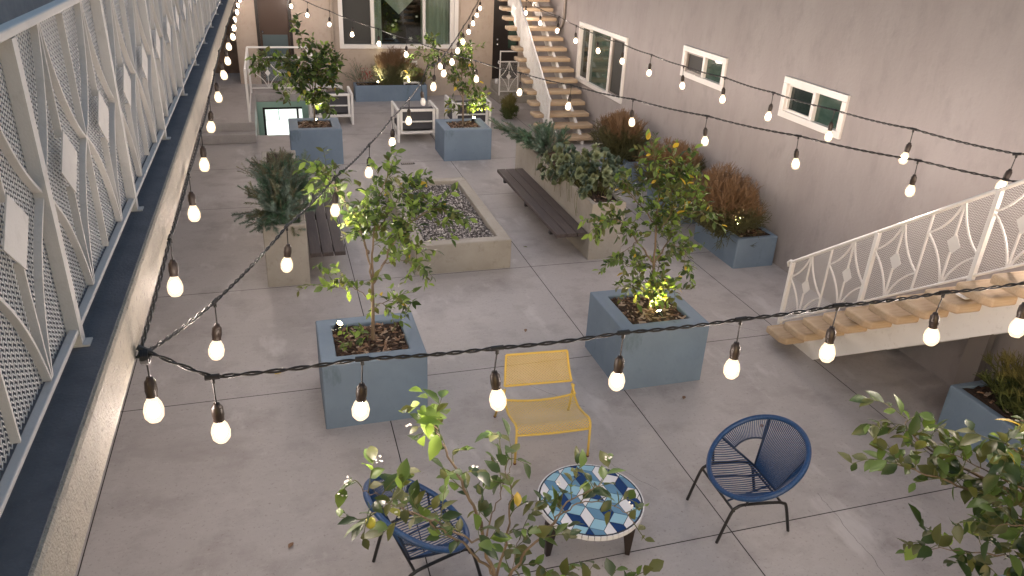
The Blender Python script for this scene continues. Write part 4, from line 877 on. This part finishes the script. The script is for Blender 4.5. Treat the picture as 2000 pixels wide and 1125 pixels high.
# ---------------------------------------------------------------- blue cord bucket chairs
def bucket_chair(label, loc, rz, tilt=.57, cz=.57, cxo=.0):
    t = thing('cord_chair', label, 'chair', loc, rz, 'blue cord bucket chairs')
    c = Vector((cxo, 0, cz)); u = Vector((-math.cos(tilt), 0, math.sin(tilt))); RR = .385
    rim = lambda a: c + RR * (math.cos(R(a)) * Vector((0, 1, 0)) + math.sin(R(a)) * u)
    b = MB(); b.tube([rim(a) for a in range(0, 361, 6)], .021, 10, cap=False); b.build('rim', 'rope', t, smooth=True)
    A = Vector((-.12, .155, .335)); zf = .34
    def mir(p): return Vector((p.x, -p.y, p.z))
    def arc(a0, a1, n=24): return [rim(a0 + (a1 - a0) * i / n) for i in range(n + 1)]
    def resample(P, n):
        P = [Vector(p) for p in P]; L = [0]
        for i in range(1, len(P)): L.append(L[-1] + (P[i] - P[i - 1]).length)
        out = []
        for k in range(n):
            s = L[-1] * k / (n - 1) * .99999; i = 0
            while L[i + 1] < s: i += 1
            out.append(P[i].lerp(P[i + 1], (s - L[i]) / max(1e-9, L[i + 1] - L[i])))
        return out
    def strings(PA, PB, n, name, bow=0):
        b = MB(); a, e = resample(PA, n), resample(PB, n)
        for p, q in zip(a, e):
            m_ = p.lerp(q, .5) + Vector((0, 0, -bow)); b.tube([p, m_, q], .0037, 4, cap=False)
        b.build(name, 'rope', t)
    aS, aR = -18, 48
    S = rim(aS); R1 = rim(aR)
    strings([S, A, mir(A), mir(S)], arc(aS, -180 - aS), 42, 'seat', .008)
    strings([A, mir(A)], arc(aR, 180 - aR), 34, 'backrest')
    for sg in (1, -1):
        f = (lambda p: p) if sg > 0 else mir
        dS, dR = S - A, R1 - A; hole = []
        for i in range(17):
            q = i / 16; d = (dS.normalized() * math.cos(q * math.pi / 2) + dR.normalized() * math.sin(q * math.pi / 2)).normalized(); l = dS.length * .60 * (1 - q) + dR.length * .56 * q; hole.append(A + d * l)
        strings([f(p) for p in hole], [f(p) for p in arc(aS, aR)], 26, 'side_panel')
        b = MB(); b.tube([f(p) for p in hole], .0075, 6); b.tube([f(S), f(A)], .0095, 6); b.tube([f(A), f(R1)], .0095, 6); b.build('hoop', 'rope_dark', t, smooth=True)
    b = MB(); b.tube([A, mir(A)], .010, 6); b.tube([A.lerp(mir(A), .3) - Vector((0, 0, .02)), Vector((.28, .14, .305))], .008, 6); b.tube([A.lerp(mir(A), .7) - Vector((0, 0, .02)), Vector((.28, -.14, .305))], .008, 6); b.build('seat_bar', 'rope_dark', t)
    # side leg frames
    for sg in (1, -1):
        fx, bx, y = .36, -.20, sg * .245
        b = MB(); b.tube(smooth_path([(fx + .02, y, 0), (fx - .05, y * 1.0, .27), (fx - .09, y, .325), (fx - .16, y, .34), (bx + .15, y, .315), (bx + .07, y, .295), (bx + .03, y, .25), (bx - .04, y * 1.02, 0)], 5), .0125, 8); b.build('leg', 'black', t, smooth=True)
        b = MB(); b.tube([(.2, y, .33), (.2, sg * .285, .44)], .009, 6); b.build('bracket', 'black', t)
    b = MB(); b.tube([(.285, -.245, .29), (.285, .245, .29)], .010, 8); b.build('crossbar', 'black', t); b = MB(); b.tube([(-.12, -.245, .30), (-.12, .245, .30)], .010, 8); b.build('crossbar', 'black', t)
    return t
bucket_chair('blue cord bucket chair right of the mosaic table, fully in view', (3.31, 3.93, 0), math.pi - .03)
bucket_chair('blue cord bucket chair left of the mosaic table, behind lemon branches', (.67, 3.95, 0), .22, .55)

# ---------------------------------------------------------------- mosaic table
tb_ = thing('coffee_table', 'round coffee table with blue and white rhombus mosaic top', 'table', (1.94, 3.93, 0), R(8))
TR, TZ = .385, .44
b = MB(); b.lathe([(0, TZ - .03), (TR - .005, TZ - .03), (TR - .005, TZ - .001), (0, TZ - .001)], sides=64); b.build('tabletop', 'grout', tb_)
b = MB()
for k in range(56):
    a0, a1 = 2 * math.pi * k / 56 + .006, 2 * math.pi * (k + 1) / 56 - .006
    q = [(math.cos(a) * rr, math.sin(a) * rr, z) for a, rr, z in ((a0, TR - .004, TZ - .036), (a1, TR - .004, TZ - .036), (a1, TR + .004, TZ - .036), (a0, TR + .004, TZ - .036))]; p = [(x, y, TZ) for x, y, z in q]
    for f in ((q[3], q[2], p[2], p[3]), (q[2], q[1], p[1], p[2]), (q[1], q[0], p[0], p[1]), (q[0], q[3], p[3], p[0]), (p[0], p[1], p[2], p[3])): b.face(f)
b.build('edge_band', 'tl_w', tb_)
def clip_circle(poly, rr, n=40):
    out = poly
    for k in range(n):
        a = 2 * math.pi * k / n; nx, ny = math.cos(a), math.sin(a); new = []
        for i in range(len(out)):
            p, q = out[i], out[(i + 1) % len(out)]; dp, dq = p[0] * nx + p[1] * ny - rr, q[0] * nx + q[1] * ny - rr
            if dp <= 0: new.append(p)
            if dp * dq < 0: tt = dp / (dp - dq); new.append((p[0] + (q[0] - p[0]) * tt, p[1] + (q[1] - p[1]) * tt))
        out = new
        if len(out) < 3: return []
    return out
b = MB(); e = .092; r = random.Random(4); SY = 1.4
dirs = [(math.cos(R(a)) * e, math.sin(R(a)) * e) for a in (90, 210, 330)]
for i in range(-6, 7):
    for j in range(-6, 7):
        cx = (i + j * .5) * e * math.sqrt(3); cyy = j * e * 1.5
        for k in range(3):
            d1, d2 = dirs[k], dirs[(k + 1) % 3]
            poly = [(cx, cyy), (cx + d1[0], cyy + d1[1]), (cx + d1[0] + d2[0], cyy + d1[1] + d2[1]), (cx + d2[0], cyy + d2[1])]
            poly = [(p[0], p[1] * SY) for p in poly]; mx = sum(p[0] for p in poly) / 4; my = sum(p[1] for p in poly) / 4; poly = [(mx + (p[0] - mx) * .94, my + (p[1] - my) * .95) for p in poly]
            pl = clip_circle(poly, TR - .018)
            if not pl: continue
            nv = (i + 2 * j) % 3; mi = [(0, 0, 3)[nv], 1, (3, 2, 2)[nv]][k]; mi = r.choice((0, 1, 2)) if r.random() < .1 else mi
            b.prism(pl, 2, TZ - .0005, TZ + .0018, mi)
b.build('mosaic_tiles', ['tl_w', 'tl_l', 'tl_m', 'tl_n'], tb_, fixn=True)
for a in (178, -40, 72):
    c_, s_ = math.cos(R(a)), math.sin(R(a)); prof = [(.335, 0), (.30, 0), (.262, .24), (.20, .33), (.05, .375), (.03, TZ - .035), (.33, TZ - .035), (.352, .30)]
    b = MB(); b.prism(prof, 1, -.02, .02); b.v = [(x * c_ - y * s_, x * s_ + y * c_, z) for x, y, z in b.v]; b.build('leg', 'walnut', tb_, bevel=.004, fixn=True)

# ---------------------------------------------------------------- white armchairs and bits at the far end
def armchair(label, x, y, rz=0, W=.84, D=.85):
    t = thing('armchair', label, 'chair', (x, y, 0), rz, 'white framed outdoor armchairs'); w_ = W / 2; H = .68
    b = MB(); s = .05
    frame_rect(b, 1, -D / 2, -w_ + .06, w_ - .06, .18, H, s, 0, .04); b.box(-w_ + .11, w_ - .11, -D / 2 + .005, -D / 2 + .035, .41, .44); b.build('backrest', 'white', t, bevel=.004)
    for sg in (-1, 1):
        b = MB(); frame_rect(b, 0, sg * (w_ - .02) - .02, -D / 2, D / 2, .0, H - .0, .055, 0, .05); b.build('arm_frame', 'white', t, bevel=.004)
    b = MB(); b.box(-w_ + .04, w_ - .04, -D / 2 + .05, D / 2 - .02, .16, .2); b.build('seat', 'white', t)
    b = MB(); b.box(-w_ + .06, w_ - .06, -D / 2 + .18, D / 2 - .02, .203, .33); b.build('seat_cushion', 'cushion', t, bevel=.03)
    b = MB(); b.box(-w_ + .08, w_ - .08, -D / 2 + .05, -D / 2 + .175, .25, H + .02); b.build('back_cushion', 'cushion', t, bevel=.03)
armchair('white framed armchair in the open, back towards us, beyond the gravel bed', 2.72, 15.75)
armchair('white framed armchair behind the right back planter', 3.98, 16.25)
armchair('white framed armchair behind the tree by the stairwell', 1.12, 17.35, 0, .92)
def side_table(label, x, y, w_, h):
    t = thing('side_table', label, 'table', (x, y, 0)); b = MB(); frame_rect(b, 1, -.18, -w_, w_, 0, h, .035, 0, .035); frame_rect(b, 1, .145, -w_, w_, 0, h, .035, 0, .035); b.build('frame', 'white', t); b = MB(); b.box(-w_, w_, -.145, .145, h - .03, h); b.build('tabletop', 'white', t)
side_table('small white side table with a dark pot near the far wall', 1.25, 19.25, .3, .42)
t = thing('plant_pot', 'small dark pot on the white side table', 'pot', (1.2, 19.25, .42)); b = MB(); b.lathe([(0, 0), (.05, 0), (.075, .1), (.065, .1), (.06, .085), (0, .085)], sides=14); b.build('pot', 'black', t, smooth=True); b = MB(); r = random.Random(3); [leaf(b, Vector((0, 0, .08)), rv(r) + Vector((0, 0, 1.4)), rv(r), .1, .3, 0) for _ in range(22)]; b.build('leaves', 'lf_mid', t)
t = thing('small_statue', 'small pale stone figure on the floor beside the far planter', 'ornament', (1.62, 19.3, 0)); b = MB(); b.lathe([(0, 0), (.08, 0), (.085, .05), (.055, .12), (.07, .17), (.045, .23), (0, .26)], sides=10); b.build('stone', 'conc', t, smooth=True); b = MB(); b.lathe([(.06, .0), (.075, .02), (.06, .04)], (0, 0, .12), 10); b.build('collar', 'chip3', t)
t = thing('side_chair', 'small white slatted chair back behind the far planter shrubs', 'chair', (3.28, 19.6, 0)); b = MB(); frame_rect(b, 1, 0, -.2, .2, .35, .92, .04, 0, .03); b.box(-.02, .02, .003, .027, .39, .88); b.box(-.16, .16, .004, .026, .62, .65); b.build('backrest', 'white', t)
b = MB(); b.box(-.2, .2, -.3, -.002, .42, .45); b.build('seat', 'white', t)
for sx in (-.18, .18):
    for yy in (-.28, .015):
        b = MB(); b.box(sx - .018, sx + .018, yy - .015, yy + .015, 0, .42 if yy < 0 else .35); b.build('leg', 'white', t)
t = thing('candle_cup', 'small white cup on the corner of the far door landing', 'cup', (5.5, 19.3, .39)); b = MB(); b.lathe([(0, 0), (.05, 0), (.055, .12), (.045, .12), (.04, .03), (0, .03)], sides=12); b.build('cup', 'tl_w', t, smooth=True); b = MB(); b.lathe([(0, .04), (.035, .04), (.035, .1), (0, .1)], sides=10); b.build('candle', 'petal', t)
# floor drain
t = thing('floor_drain', 'small rectangular floor drain beyond the gravel bed', 'drain', (2.26, 13.84, .003)); b = MB()
b.box(-.13, .13, -.05, .05, 0, .004, 0); b.build('plate', 'black', t)
b = MB(); [b.box(-.11 + k * .036, -.085 + k * .036, -.04, .04, .0045, .007) for k in range(6)]; b.build('grate', 'metal', t)
# fallen leaves on the floor
r = random.Random(31); lm = []
for k in range(3):
    b = MB(); leaf(b, Vector((0, 0, .012)), Vector((1, .2, .1)), Vector((0, 0, 1)), .07, .55, 0, .15); lm.append(b.mesh('fallen_leaf', ['lf_yel', 'lf_olive', 'chip2'][k]))
def fallen(label, x, y, k=0):
    o = inst('fallen_leaf', lm[k], None, (x, y, .003), r.uniform(0, 6)); tag(o, label, 'leaf', 'fallen leaves on the floor')
fallen('fallen yellow leaf on the floor left of the left middle planter', -.26, 6.83, 0); fallen('fallen brown leaf in front of the right middle planter', 3.6, 5.5, 2)
fallen('fallen olive leaf on the floor right of the gravel bed', 3.25, 9.5, 1); fallen('fallen brown leaf on the floor behind the yellow chair', 2.5, 7.2, 2); fallen('fallen brown leaf near the left blue chair', -.2, 4.4, 2); fallen('fallen brown leaf near the right blue chair', 4.1, 4.9, 2)
